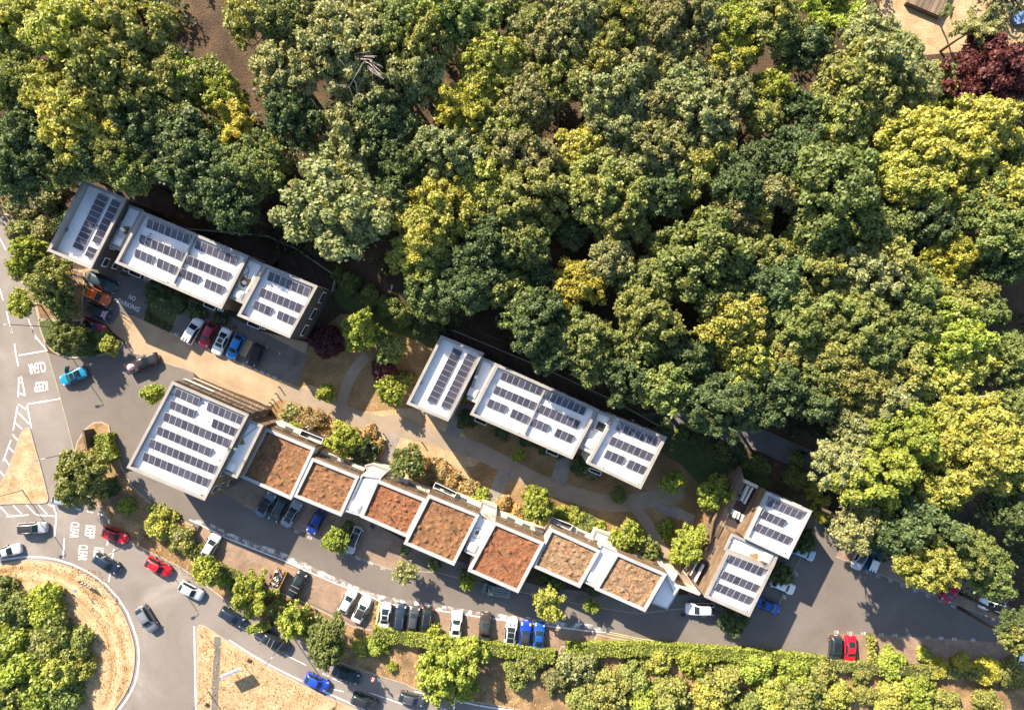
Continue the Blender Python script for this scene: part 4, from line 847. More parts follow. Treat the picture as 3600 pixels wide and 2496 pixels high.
    if 'door' in extras:
        d = link('open_door', MB().box(-1.05, -.03, .25, 0, .03, .95).mesh('open_door', M['paint']), t, (.55, -.93, .1), 0); d.color = (*col, 1); d.rotation_euler = (0, 0, R(58))
        link('side_glass', MB().box(-.95, -.015, .97, -.12, .015, 1.3).mesh('side_glass', M['carglass']), d)
    return t
white = (.72, .72, .71); silver = (.42, .44, .46); black = (.012, .012, .015); navy = (.014, .022, .045); red = (.50, .012, .02); crimson = (.32, .008, .035); blue = (.012, .10, .42); steel = (.10, .15, .20); char = (.045, .048, .055); teal = (.0, .19, .33)
G1 = 'cars parked by the no-parking lettering'; G2 = 'cars parked in the numbered row of the upper court'; G3 = 'cars parked in front of the planted roofs'; G4 = 'cars in the long paved row'; G5 = 'cars round the right-hand car park'; G6 = 'traffic on the main road'
car(1, 915, 1103, 225, 110, 'suv', (.025, .05, .065), 'dark teal car nearest the terrace corner, topmost of four under the tree edge', group=G1)
car(1, 868, 1228, 225, 115, 'hatch', (.62, .11, .01), 'bright orange hatchback parked left of the no-parking lettering', group=G1, scale=1.05)
car(1, 872, 1368, 225, 100, 'hatch', black, 'small black car with a union flag on its bonnet', group=G1, extras=('flag',), roof='soft', scale=.95)
car(1, 838, 1500, 225, 105, 'hatch', crimson, 'crimson hatchback half under the tree, lowest of the four by the lettering', group=G1, roof='pano')
car(15, 224, 197, 75, -130, 'suv', white, 'white estate car first from the left in the numbered court row', group=G2, roof='white')
car(15, 315, 224, -65, 130, 'hatch', crimson, 'crimson hatchback between two white cars in the numbered court row', group=G2)
car(15, 400, 264, -65, 135, 'saloon', white, 'white saloon between the crimson and blue cars in the court row', group=G2, roof='sunroof')
car(15, 485, 297, -62, 130, 'hatch', (.01, .17, .50), 'bright blue hatchback beside the wooden sheet in the court row', group=G2, roof=None)
car(15, 606, 348, -60, 130, 'hatch', navy, 'dark navy car with a black roof, last in the court row', group=G2, roof='soft', scale=.95)
car(3, 652, 443, -215, 95, 'coupe', teal, 'turquoise car with a dark sunroof and open door at the estate entrance', roof='sunroof', extras=('door',), scale=1.0)
car(3, 1280, 325, 290, -122, 'pickup', (.02, .018, .02), 'black pickup with a pink bundle in its bed crossing the shaded entrance', 'pickup', extras=('bed',), roof=None)
car(5, 1366, 1285, 118, -185, 'coupe', steel, 'steel blue convertible with black soft top, leftmost under the planted roofs', group=G3, roof='soft')
car(5, 1476, 1335, -105, 200, 'estate', (.03, .045, .05), 'dark green grey estate between two steel cars under the planted roofs', group=G3)
car(5, 1600, 1368, 108, -190, 'saloon', (.20, .25, .29), 'pale steel car with black glass roof, third under the planted roofs', group=G3, roof='pano', scale=1.02)
car(5, 1817, 1448, -90, 165, 'hatch', (.008, .03, .22), 'deep blue hatchback standing alone under the planted roofs', group=G3)
car(6, 1133, 1275, -85, 195, 'estate', silver, 'silver estate partly covered by the small round bay tree', group=G3, roof='pano')
car(7, 326, 265, 95, -170, 'hatch', white, 'white hatchback alone at the left end of the paved row', group=G4, roof=None)
car(7, 1020, 580, 95, -190, 'estate', black, 'black estate with two roof bars beside the waste skip', group=G4, extras=('rack',))
car(7, 1427, 718, 88, -165, 'hatch', white, 'white hatchback, upper one of two before the planted divider', group=G4, roof=None)
car(7, 1536, 790, 85, -170, 'coupe', white, 'white convertible with dark soft top, beside the planted divider', group=G4, roof='soft', scale=.98)
car(9, 122, 1196, -22, 190, 'coupe', (.55, .56, .57), 'silver white coupe just right of the planted divider', group=G4, roof='sunroof')
car(9, 245, 1200, 22, -195, 'estate', navy, 'dark navy estate second right of the planted divider', group=G4, extras=('rails',))
car(9, 354, 1205, 25, -170, 'hatch', char, 'charcoal hatchback third right of the planted divider', group=G4, scale=.98)
car(9, 461, 1238, -20, 195, 'estate', (.02, .018, .02), 'black estate with tail lamps towards the white strip', group=G4, extras=('rails',), roof='pano')
car(9, 700, 1260, 18, -190, 'coupe', (.78, .78, .78), 'bright white coupe with its tail under the leafy tree', group=G4)
car(9, 932, 1290, 18, -240, 'pickup', (.035, .03, .028), 'long dark pickup with a covered bed among the paved bays', 'pickup', group=G4, extras=('cover',), scale=.97)
car(9, 1142, 1322, 26, -215, 'coupe', (.60, .58, .55), 'off-white sports coupe with black bonnet vents and dark roof', group=G4, extras=('vents',), roof='pano', scale=1.04)
car(9, 1258, 1344, 18, -205, 'coupe', (.006, .035, .34), 'royal blue convertible with dark soft top near the row end', group=G4, roof='soft', scale=1.02)
car(9, 1370, 1350, 15, -210, 'saloon', (.008, .06, .26), 'blue saloon last at the right end of the paved row', group=G4, scale=.99)
van = car(9, 1020, 970, -205, -28, 'van', (.055, .09, .09), 'dark green grey van under the planted roof corner', 'van', scale=.98, name='van')
car(10, 765, 1450, -235, -4, 'suv', white, 'white sport utility car parked by the roadside below the zigzag terrace end', group=G5, roof=None, extras=('rails',), scale=1.02)
car(10, 1336, 1414, -170, -72, 'saloon', (.008, .075, .36), 'blue car tucked against the lower house of the right-hand pair', group=G5, scale=.95)
car(10, 1655, 962, 170, 68, 'hatch', (.34, .46, .55), 'pale blue car poking out of the bush beside the upper solar house', group=G5)
car(10, 1480, 1250, 170, 72, 'hatch', white, 'white car almost hidden by the leafy bush between the two houses', group=G5)
car(11, 800, 515, -65, 145, 'hatch', silver, 'silver car with black roof at the top of the right-hand court', group=G5, roof='pano')
car(11, 916, 545, 60, -150, 'hatch', (.01, .13, .22), 'blue green car with white roof at the top of the right-hand court', group=G5, roof='white')
car(11, 1575, 805, -70, 140, 'hatch', crimson, 'crimson car under the pale tree in the right-hand court', group=G5)
car(11, 1940, 932, -175, -45, 'hatch', (.66, .72, .74), 'white car reversing out of the trees at the far right', group=G5, roof='pano')
car(11, 582, 1305, -10, 195, 'hatch', (.03, .032, .036), 'black hatchback beside the red car in the lower right bays', group=G5, roof='pano', scale=1.04)
car(11, 712, 1312, -8, 200, 'saloon', (.58, .008, .025), 'bright red saloon in the lower right bays', group=G5, scale=.97)
car(11, 2190, 1325, 30, -160, 'hatch', white, 'white car cut by the right edge of the photograph', group=G5)
car(4, 250, 190, 215, -12, 'estate', (.33, .34, .37), 'grey estate with dark roof on the road left of the keep clear words', group=G6, roof='black', extras=('rails',))
car(4, 55, 372, 145, -42, 'saloon', silver, 'silver saloon at the left edge on the roundabout', group=G6, scale=.97)
car(4, 885, 245, 200, 75, 'hatch', red, 'bright red car just right of the keep clear words', group=G6, roof='sunroof', scale=1.02)
car(4, 825, 465, 180, 105, 'estate', navy, 'black estate covering the end of the keep clear words', group=G6)
car(4, 1224, 490, 180, 100, 'suv', red, 'red sport utility car with pale roof edge, second red car in the traffic', group=G6, extras=('rails',), scale=.96)
car(4, 1474, 674, 170, 90, 'hatch', (.46, .48, .54), 'pale silver hatchback beyond the end of the yellow green shrubs', group=G6, roof=None)
car(4, 1795, 880, 165, 95, 'estate', navy, 'dark blue estate leading the queue by the road triangle tip', group=G6, scale=.97)
car(4, 1134, 892, 85, 140, 'suv', (.16, .17, .19), 'grey sport utility car alone on the roundabout lane', group=G6)
car(13, 700, 236, 175, 92, 'suv', black, 'black off-roader with two roof bars passing behind the street lamp', group=G6, extras=('rack',), scale=1.0)
car(13, 1016, 543, 150, 68, 'hatch', (.015, .055, .42), 'blue hatchback straddling the white edge line', group=G6)
car(7, 1415, 1314, 205, 78, 'saloon', (.012, .025, .03), 'very dark saloon in the tree shadow on the main road', group=G6, roof='sunroof', scale=1.02)
car(7, 1565, 1530, 190, 72, 'suv', (.022, .022, .026), 'black sport utility car at the bottom edge of the road', group=G6, scale=.98)
car(7, 1945, 1508, 180, 48, 'estate', (.05, .055, .07), 'dark grey estate nearest the leafy tree on the main road', group=G6, extras=('rails',), scale=.94)
car(14, 462, 220, 170, 25, 'hatch', (.25, .30, .36), 'blue grey car half hidden under the big road tree', group=G6)
# ladders on the van, bundle in the pickup
def ladder(f, a, c, wd, label, z):
    A, B = P(f, *a, z), P(f, *c, z); u = (B - A).normalized(); v = Vector((-u.y, u.x)); b = MB(); L_ = (B - A).length
    t = empty('ladder', (A.x, A.y, z), 0, label, 'ladder', 'ladders on the van roof')
    for s in (1, -1): MB().obox((A + B) / 2 + v * s * wd / 2, u, L_, .06, z, z + .09).build('stile', M['rim'], t)
    n = int(L_ / .28)
    for k in range(n): b.obox(A + u * (k + .5) * L_ / n, u, .05, wd, z + .02, z + .06)
    tag(b.build('rungs', M['rim'], t), kind='stuff')
ladder(9, (990, 962), (1140, 985), .42, 'aluminium ladder with open rungs, upper one on the van roof', 2.0)
ladder(9, (990, 1003), (1134, 1020), .42, 'aluminium ladder, lower one on the van roof', 2.0)
# skip full of waste
sk = P(7, 866, 540, .7); a = math.atan2(187, 92)
t = empty('skip', (sk.x, sk.y, .03), a, 'orange rusty waste skip in the paved row beside the black estate', 'skip')
b = MB(); vs = [(-1.5, -.75, 0), (1.5, -.75, 0), (1.5, .75, 0), (-1.5, .75, 0), (-1.9, -.9, 1.15), (1.9, -.9, 1.15), (1.9, .9, 1.15), (-1.9, .9, 1.15), (-1.8, -.82, 1.15), (1.8, -.82, 1.15), (1.8, .82, 1.15), (-1.8, .82, 1.15), (-1.75, -.8, .8), (1.75, -.8, .8), (1.75, .8, .8), (-1.75, .8, .8)]
b.add(vs, [(0, 1, 5, 4), (1, 2, 6, 5), (2, 3, 7, 6), (3, 0, 4, 7), (4, 5, 9, 8), (5, 6, 10, 9), (6, 7, 11, 10), (7, 4, 8, 11), (8, 9, 13, 12), (9, 10, 14, 13), (10, 11, 15, 14), (11, 8, 12, 15), (12, 13, 14, 15)])
b.build('container', M['skipyellow'], t, True)
for s in (1, -1):
    for k in (-.9, .9): MB().box(k - .08, s * .84 - .06, .2, k + .08, s * .84 + .06, 1.1).build('rib', M['skipyellow'], t, True)
rb_ = MB(); rng = random.Random(5)
cols = [plain('waste_black', (.015, .015, .017), .5), plain('waste_white', (.6, .6, .6), .6), plain('waste_brown', (.16, .10, .06), .8), plain('waste_blue', (.1, .16, .25), .6)]
for k in range(150):
    x, y = rng.uniform(-1.65, 1.65), rng.uniform(-.7, .7); z = .95 + rng.random() * .45 * (1 - abs(y)); s = rng.uniform(.1, .3); m = rng.choice((0, 0, 0, 1, 1, 2, 3))
    v = [(x + rng.uniform(-s, s), y + rng.uniform(-s, s), z + rng.uniform(-.12, .2)) for _ in range(5)]
    rb_.add(v, [(0, 1, 2), (0, 2, 3), (0, 3, 4), (1, 4, 2), (2, 4, 3)], m)
me = rb_.mesh('rubbish', cols); o = link('rubbish', me, None, (sk.x, sk.y, .03), a); tag(o, 'heap of black bags and white scrap filling the orange skip', 'rubbish', kind='stuff')
p = P(3, 1175, 362, 1.2); b = MB(); n = 8; vs = []
for i in range(n + 1):
    for j in range(n + 1):
        x, y = (i / n - .5) * 1.2, (j / n - .5) * 1.1; r_ = math.hypot(x, y) / .62
        vs.append((x * (1 if r_ < 1 else 1 / r_), y * (1 if r_ < 1 else 1 / r_), .42 * max(0, 1 - r_ ** 2) + .06 * math.sin(9 * x + 5 * y)))
b.add(vs, [(i * (n + 1) + j, (i + 1) * (n + 1) + j, (i + 1) * (n + 1) + j + 1, i * (n + 1) + j + 1) for i in range(n) for j in range(n)], 0, True)
o = b.build('bundle', [surf('pink_sheet', [(.4, (.5, .22, .28)), (.55, (.62, .45, .47))], 4, 9, .1, .7)]); o.location = (p.x, p.y, 1.16)
tag(o, 'pink wrapped bundle lying in the bed of the black pickup', 'bundle')
q = PL(15, [(540, 238), (600, 268), (552, 362), (508, 345)]); tag(MB().prism(q, .03, .16).build('wooden_sheet', M['plank']), 'pale flat wooden sheet lying between the blue and navy cars', 'board')
# ------------------------------------------------------------------ trees, shrubs, hedges
def leaf_mesh(name, cen, rad, n, size, seed, elong=1.35, droop=.0, zmin=-.35, outward=.75, inner=None):
    """leaf clumps spread over and through a set of lobes: folded four-cornered faces, each with its own tone"""
    rng = np.random.RandomState(seed)
    cen = np.asarray(cen, float); rad = np.asarray(rad, float)
    wgt = rad ** 2; wgt /= wgt.sum()
    k = rng.choice(len(cen), int(n * 1.9), p=wgt)
    d = rng.normal(size=(len(k), 3)); d /= np.linalg.norm(d, axis=1)[:, None]
    keep = d[:, 2] > zmin; k = k[keep]; d = d[keep]
    rr = rad[k] * (1 - .38 * rng.rand(len(k)) ** 1.6 + .10 * rng.rand(len(k)))
    p = cen[k] + d * rr[:, None] + rng.normal(size=(len(k), 3)) * (size * .45)
    # drop leaves buried deep in another lobe
    ok = np.ones(len(p), bool)
    for c, r in zip(cen, rad):
        ok &= ~(np.linalg.norm(p - c, axis=1) < r * .58)
    p = p[ok][:n]; d = d[ok][:n]; k = k[ok][:n]; m = len(p)
    nrm = d * outward + rng.normal(size=(m, 3)) * .55 + np.array([0, 0, .25]); nrm /= np.linalg.norm(nrm, axis=1)[:, None]
    t = rng.normal(size=(m, 3)) + d * .4; t[:, 2] -= droop
    t -= nrm * (t * nrm).sum(1)[:, None]; t /= np.linalg.norm(t, axis=1)[:, None]
    bt = np.cross(nrm, t)
    s = size * (.6 + .8 * rng.rand(m))[:, None]
    a = t * s * elong * .5; b = bt * s * .5; f = nrm * s * (.12 + .2 * rng.rand(m))[:, None]
    v = np.stack([p - a, p + b - f, p + a, p - b - f], 1).reshape(-1, 3)
    me = bpy.data.meshes.new(name)
    me.vertices.add(4 * m); me.vertices.foreach_set('co', v.astype(np.float32).ravel())
    me.loops.add(4 * m); me.loops.foreach_set('vertex_index', np.arange(4 * m, dtype=np.int32))
    me.polygons.add(m); me.polygons.foreach_set('loop_start', np.arange(0, 4 * m, 4, dtype=np.int32))
    try: me.polygons.foreach_set('loop_total', np.full(m, 4, np.int32))
    except Exception: pass
    lob = rng.rand(len(cen)); dryl = (rng.rand(len(cen)) < .16) * rng.rand(len(cen))
    tone = np.clip(.25 + .3 * lob[k] + .45 * rng.rand(m) , 0, 1); dry = np.clip(dryl[k] + .35 * rng.rand(m), 0, 1)
    at = me.attributes.new('tone', 'FLOAT', 'FACE'); at.data.foreach_set('value', tone.astype(np.float32))
    at = me.attributes.new('dry', 'FLOAT', 'FACE'); at.data.foreach_set('value', dry.astype(np.float32))
    me.materials.append(M['foliage']); me.update(calc_edges=True); me.validate()
    return me
def crown(name, Rr, n, size, seed, style='round'):
    rng = np.random.RandomState(seed); cen = []; rad = []
    # a few big limbs, each carrying clusters
    if style == 'round':
        nl = int(rng.randint(5, 8)); limbs = []
        for i in range(nl):
            t = 2 * math.pi * (i + rng.rand() * .7) / nl; q = Rr * rng.uniform(.38, .62)
            limbs.append((q * math.cos(t), q * math.sin(t), rng.uniform(-.25, .25) * Rr, Rr * rng.uniform(.36, .52)))
        limbs.append((rng.uniform(-.15, .15) * Rr, rng.uniform(-.15, .15) * Rr, .32 * Rr, Rr * .5))
        for x, y, z, r in limbs:
            c = int(26 + 12 * r / Rr); r *= rng.uniform(.85, 1.1)
            for _ in range(c):
                d = rng.normal(size=3); d[2] = abs(d[2]) * 1.0 - .4; d /= np.linalg.norm(d)
                q = r * rng.uniform(.45, 1.05)
                cen.append((x + d[0] * q, y + d[1] * q, z + d[2] * q * .95)); rad.append(Rr * rng.uniform(.055, .135))
    elif style == 'feather':                      # sprays radiating outwards: conifers, willows, birches
        ns = 26
        for i in range(ns):
            t = rng.uniform(0, 2 * math.pi); e = rng.uniform(.05, 1.0)
            for k in range(5):
                u = (k + 1) / 5 * rng.uniform(.85, 1.05)
                cen.append((Rr * u * math.cos(t) * math.sqrt(1 - (e * .8) ** 2), Rr * u * math.sin(t) * math.sqrt(1 - (e * .8) ** 2), Rr * (e * u * .95 - .35 * u * u * (1 - e)))); rad.append(Rr * (.17 - .07 * u))
    else:                                         # 'bush'
        for i in range(22):
            d = rng.normal(size=3); d[2] = abs(d[2]); d /= np.linalg.norm(d); q = Rr * rng.uniform(.35, .82)
            cen.append((d[0] * q, d[1] * q, d[2] * q * .7)); rad.append(Rr * rng.uniform(.17, .34))
    return leaf_mesh(name, cen, rad, n, size, seed + 100, droop=.8 if style == 'feather' else 0, elong=1.9 if style == 'feather' else 1.35, zmin=-.55 if style == 'feather' else -.4)
CR = {('round', 'big'): [crown('crown', 5.5, 17000, .31, 10 + i) for i in range(7)], ('round', 'mid'): [crown('crown', 3.5, 9000, .25, 30 + i) for i in range(5)], ('round', 'small'): [crown('crown', 2.0, 3200, .23, 50 + i) for i in range(4)],
      ('feather', 'big'): [crown('crown', 5.0, 9000, .32, 70 + i, 'feather') for i in range(3)], ('feather', 'small'): [crown('crown', 2.3, 3000, .22, 80 + i, 'feather') for i in range(3)],
      ('bush', 'small'): [crown('crown', 1.3, 1500, .19, 90 + i, 'bush') for i in range(5)], ('bush', 'big'): [crown('crown', 3.0, 5200, .28, 95 + i, 'bush') for i in range(3)]}
CRR = {('round', 'big'): 5.5, ('round', 'mid'): 3.5, ('round', 'small'): 2.0, ('feather', 'big'): 5.0, ('feather', 'small'): 2.3, ('bush', 'small'): 1.3, ('bush', 'big'): 3.0}
def trunk_mesh(seed):
    rng = random.Random(seed); b = MB()
    b.tube([(0, 0, 0), (.02, .01, .45), (0, .03, .75), (.03, 0, 1.0)], .032, .010, 7)
    for i in range(6):
        t = 2 * math.pi * i / 6 + rng.random(); z = rng.uniform(.48, .8); l = rng.uniform(.16, .3)
        b.tube([(0, 0, z), (l * .5 * math.cos(t), l * .5 * math.sin(t), z + .07), (l * math.cos(t), l * math.sin(t), z + .17)], .013, .004, 5)
    return b.mesh('trunk', M['bark'])
TR = [trunk_mesh(i) for i in range(3)]
TINT = {'Y': (.26, .275, .062), 'O': (.175, .195, .056), 'G': (.13, .165, .05), 'D': (.07, .105, .04), 'L': (.2, .245, .042), 'P': (.19, .21, .09), 'B': (.16, .165, .07), 'A': (.255, .245, .04), 'C': (.085, .026, .028), 'S': (.26, .19, .085)}
TW = {'Y': 'yellow green', 'O': 'olive green', 'G': 'mid green', 'D': 'dark green', 'L': 'fresh lime green', 'P': 'grey green', 'B': 'brownish green', 'A': 'golden yellow', 'C': 'copper purple', 'S': 'straw coloured'}
treelist = []
cnt = 0
def tree(x, y, r, tint, h=None, style='round', f=0, name=None, label=None, cat='tree', group='trees of the wood', zone='wood', base=.12, flat=1.0):
    """x, y, r: crown centre and radius in the photograph (frame f); h: height in metres"""
    global cnt
    cnt += 1; rng = random.Random(1000 + cnt)
    s0 = FR[f][2]; rad = r / s0 * SC
    if h is None: h = 11 + rad * 1.1 + rng.uniform(-1, 1.5)
    rad *= (CH - h * .75) / CH
    p = P(f, x, y, h - rad * .75 * flat)
    key = (style, 'big' if (rad > 4.2 or (style == 'feather' and rad > 3.4) or (style == 'bush' and rad > 2)) else ('mid' if (rad > 2.6 and style == 'round') else 'small'))
    if key not in CR: key = (style, 'small')
    me = rng.choice(CR[key]); k = rad / CRR[key] * (1.04 if style == 'round' else .88 if style == 'feather' else .95)
    nm = name or ('shrub' if cat == 'shrub' else 'tree')
    t = empty(nm, (p.x, p.y, 0), 0, None, cat, group)
    zc = (h - rad * .78 * flat) if style != 'bush' else base
    c = link('crown', me, t, (0, 0, zc), rng.uniform(0, 6.28)); kz = k * flat * (rng.uniform(.9, 1.15) if style == 'round' else 1)
    c.scale = (k * rng.uniform(.92, 1.08), k * rng.uniform(.92, 1.08), kz)
    q = TINT[tint]; v = rng.uniform(.86, 1.14); c.color = (q[0] * v * rng.uniform(.93, 1.07), q[1] * v, q[2] * v, 1)
    if style != 'bush':
        tr = link('trunk', rng.choice(TR), t, (0, 0, 0), rng.uniform(0, 6.28)); hh = zc + rad * .35; tr.scale = (max(4, hh * .75), max(4, hh * .75), hh)
    u = (FR[f][0] + x / s0, FR[f][1] + y / s0)
    if label: tag(t, label)
    else: treelist.append((t, u, rad, tint, cat, zone, style))
    return t
WOOD = """35 55 70 Y|30 180 75 O|160 75 100 Y|300 60 95 O|250 165 105 O|385 190 75 O|110 205 70 Y|180 275 95 Y|265 345 78 O|60 290 62 D|40 390 68 D|120 345 60 D|205 345 55 D|150 380 48 G|428 185 62 L|500 212 52 L|470 165 40 G|
320 300 82 D|420 335 92 D|375 250 60 D|305 385 58 G|440 395 78 D|515 425 82 D|575 375 72 G|285 385 55 O|480 360 72 D|612 345 52 O|540 480 50 D|560 40 58 O|640 30 70 G|650 150 75 P|715 60 80 P|770 105 88 P|700 5 60 P|650 265 70 D|622 205 50 D|
790 300 90 P|745 365 62 P|760 478 118 P|880 205 82 P|862 285 72 D|850 130 50 P|905 55 75 G|965 35 62 L|945 95 75 O|1040 45 75 G|1110 135 78 Y|1085 195 52 Y|945 170 58 P|1190 65 52 P|1155 25 50 G|1215 45 50 O|1235 90 58 B|1255 180 75 O|1190 235 75 B|1130 300 78 O|
1000 350 72 P|1065 372 62 P|1175 340 92 B|905 372 70 D|885 440 60 D|1080 408 75 Y|995 455 85 Y|1150 405 52 Y|955 525 72 Y|1195 445 82 O|1085 500 60 O|1090 565 75 D|1180 545 65 G|945 585 70 Y|965 650 72 G|1050 640 68 D|1135 640 60 G|
1290 60 78 P|1345 135 80 O|1405 55 78 O|1370 215 82 P|1425 165 78 P|1480 60 72 B|1475 335 72 P|1405 290 70 P|1360 350 55 B|1310 340 68 Y|1345 425 88 O|1405 455 75 O|1485 425 60 D|1530 395 75 O|1560 265 85 P|1520 200 72 P|1470 250 66 B|1635 215 66 P|1600 335 62 O|1580 360 58 Y|
1580 40 68 B|1660 60 70 L|1740 55 78 O|1800 105 58 D|1740 205 55 L|1715 262 48 O|1655 420 62 D|1700 365 58 D|1790 335 58 D|1800 250 50 D|1690 450 58 Y|1750 435 60 B|1870 430 120 G|1650 480 55 B|
1975 130 92 P|1925 195 88 O|2040 180 74 P|1895 275 78 O|1935 85 58 P|2050 330 92 Y|1995 385 60 Y|2145 330 88 Y|2205 285 82 Y|2285 425 85 Y|2205 425 68 G|2242 335 60 G|2292 345 52 G|2052 415 78 Y|2080 490 70 D|2176 480 60 G|2256 517 75 G|2283 575 60 G|2128 582 60 A|2005 512 60 G|
1572 582 112 G|1373 582 52 P|1303 640 58 A|1467 704 82 O|1437 774 62 G|1303 757 72 G|1216 728 72 D|1128 558 60 D|1455 640 80 G|1332 809 58 G|1408 856 66 D|1502 874 62 G|1612 914 72 D|1667 897 72 D|1286 523 40 D|1391 483 72 O|1642 728 86 Y|1677 812 74 Y|1631 660 55 G|1240 800 50 D|1180 700 60 G|1540 800 65 D|
1706 560 70 O|1839 614 80 O|1952 608 84 P|1882 683 80 G|2010 600 65 O|2187 672 60 O|2133 758 85 L|2182 795 60 Y|2048 726 70 G|2026 828 85 O|2133 843 70 Y|1930 731 75 O|1780 715 80 G|1877 801 80 O|1834 843 75 G|1973 768 65 G|2272 801 60 G|1754 640 65 D|2133 704 60 O|1700 640 58 D|1745 800 66 O|1760 870 60 D|1720 930 45 D|
1920 858 70 O|1995 905 78 P|1925 962 58 P|2037 976 75 L|1973 1072 102 L|1898 1050 70 P|2139 944 75 Y|2203 954 75 Y|2182 1029 98 Y|2256 1024 80 Y|2128 1088 70 Y|1925 1184 60 P|2043 1174 80 D|2107 1195 75 D|2091 1265 72 Y|2182 1243 66 G|2267 1152 58 D|2290 1131 48 G|1990 1190 55 D|1828 906 52 D|2282 1400 42 D|2288 1440 40 O|2230 1290 55 G|
1830 540 70 G|1960 500 62 G|2240 600 50 D|2290 900 50 G|2060 655 60 G|1850 740 58 G|1210 610 38 D|1430 380 50 P|1640 130 45 P|830 45 60 P|1520 120 60 P|1330 200 45 P|2120 440 55 Y|2230 700 50 G"""
for rec in WOOD.replace('\n', '').split('|'):
    x, y, r, c = rec.split(); tree(float(x), float(y), float(r), c)
# the individuals anyone would notice
tree(1036, 242, 64, 'A', 17, 'feather', name='conifer', label='golden conifer with bare twigs at its top, in the middle of the wood')
tree(1640, 118, 66, 'A', None, 'feather', label='golden autumn-coloured spreading tree near the top right of the wood')
tree(522, 285, 64, 'A', 16, 'feather', label='golden tinged drooping tree below the forest clearing, upper left')
tree(1860, 40, 85, 'L', 14, 'feather', name='willow', label='lime green weeping tree at the top beside the orange garden lawn')
tree(2232, 178, 98, 'C', 13, label='copper purple beech at the right edge of the photograph', name='copper_beech')
tree(2190, 62, 58, 'P', 11, 'feather', label='pale flowing conifer in the garden at the top right corner', name='conifer', zone='garden')
EDGE = """2115 185 48 P 6|2150 225 50 L 6|2075 235 45 L 5|2165 270 55 Y 6|2060 55 0 Y 6"""
for rec in EDGE.split('|')[:4]:
    x, y, r, c, h = rec.split(); tree(float(x), float(y), float(r), c, float(h), zone='garden', group='trees beside the dry garden')
# free-standing trees
FT = [(185, 1070, 68, 'O', 8.5, 'big olive roadside tree beside the clipped hedge, left of the solar block'), (65, 585, 58, 'L', 8, 'fresh green tree leaning over the road at the left edge'), (112, 625, 55, 'O', 8, 'yellow green tree beside the bare twiggy bush, left of the parked cars'),
      (48, 682, 30, 'L', 6, 'small lime green tree on the road edge below the leftmost tree'), (140, 690, 40, 'G', 6.5, 'dark green tree overhanging the four parked cars'), (148, 758, 42, 'G', 6, 'green tree on the entrance corner above the turquoise car'), (240, 722, 0, 'G', 5, ''), (245, 776, 22, 'Y', 3.2, 'bright yellow round shrub on the entrance corner kerb'),
      (345, 885, 26, 'L', 4, 'light green tree against the left corner of the solar block'), (735, 882, 24, 'L', 3.5, 'lime sapling in the triangle of dry grass between the paths'), (878, 880, 34, 'L', 4.5, 'lime green tree on the dry lawn left of the middle terrace'), (815, 742, 44, 'L', 6, 'lime green tree standing beyond the right end of the upper-left terrace'), (880, 782, 36, 'G', 5.5, 'darker green tree beside the lime one at the terrace end'),
      (770, 988, 38, 'L', 5.5, 'bright green tree touching the first planted roof'), (815, 1012, 34, 'D', 3.5, 'dark green bushy tree beside the bright one at the first planted roofs'), (915, 1042, 36, 'G', 5.5, 'green tree in front of the third planted roof'), (1205, 1132, 42, 'L', 6, 'bright green tree in the bed behind the fourth and fifth planted roofs'), (1410, 1205, 36, 'L', 5.5, 'lime green tree beside the path above the sixth planted roof'),
      (1453, 1232, 28, 'G', 4, 'green bush tree at the upper end of the last planted roof'), (1552, 1222, 46, 'L', 6.5, 'bright lime tree against the timber terrace of the right-hand houses'), (1515, 1083, 32, 'L', 5, 'pale lime tree right of the middle terrace end'), (1605, 1105, 44, 'L', 5.5, 'lime green tree beside the upper end of the timber terrace'),
      (755, 1213, 28, 'L', 4, 'small round lime tree over the silver car'), (735, 1440, 58, 'G', 7.5, 'round deep green maple beside the main road'), (1165, 1022, 18, 'L', 2.6, 'small lime shrub below the middle terrace windows'), (1390, 1112, 20, 'G', 2.6, 'little green shrub below the right end of the middle terrace'), (1050, 1312, 18, 'L', 2.6, 'little lime shrub on the kerb left of the van'),
      (1650, 1392, 40, 'D', 3.6, 'dark fine-leaved bush at the lower corner of the right-hand houses'), (1755, 1290, 32, 'D', 3.4, 'dark bush against the east side of the right-hand houses'), (1808, 1215, 28, 'D', 3.4, 'dark bush beside the upper solar house next to the pale blue car'), (1010, 1490, 84, 'L', 6.5, 'large leafy lime green tree overhanging the paved bays'),
      (465, 1283, 34, 'L', 5, 'round lime green tree on the verge left of the skip'), (1245, 1300, 35, 'D', 3, 'dark bush in shade under the fifth planted roof'), (1335, 1322, 20, 'D', 2.6, 'dark clipped bush under the sixth planted roof')]
for x, y, r, c, h, lb in FT:
    if r: tree(x, y, r, c, h, label=lb, group='trees around the houses')
for x, y, r, c, h, lb in ((912, 1287, 34, 'P', 5, 'pale wispy birch by the clipped cubes, left one beside the road'), (1240, 1352, 46, 'Y', 6.5, 'pale yellow green wispy birch in front of the fifth planted roof'), (1330, 1357, 24, 'L', 3.2, 'sparse feathery sapling right of the wispy birch'), (575, 1335, 58, 'L', 5, 'feathery lime green shrub tree beside the skip'), (660, 1392, 44, 'L', 4.5, 'feathery yellow green shrub left of the round maple')):
    tree(x, y, r, c, h, 'feather', label=lb, group='feathery trees along the estate road')
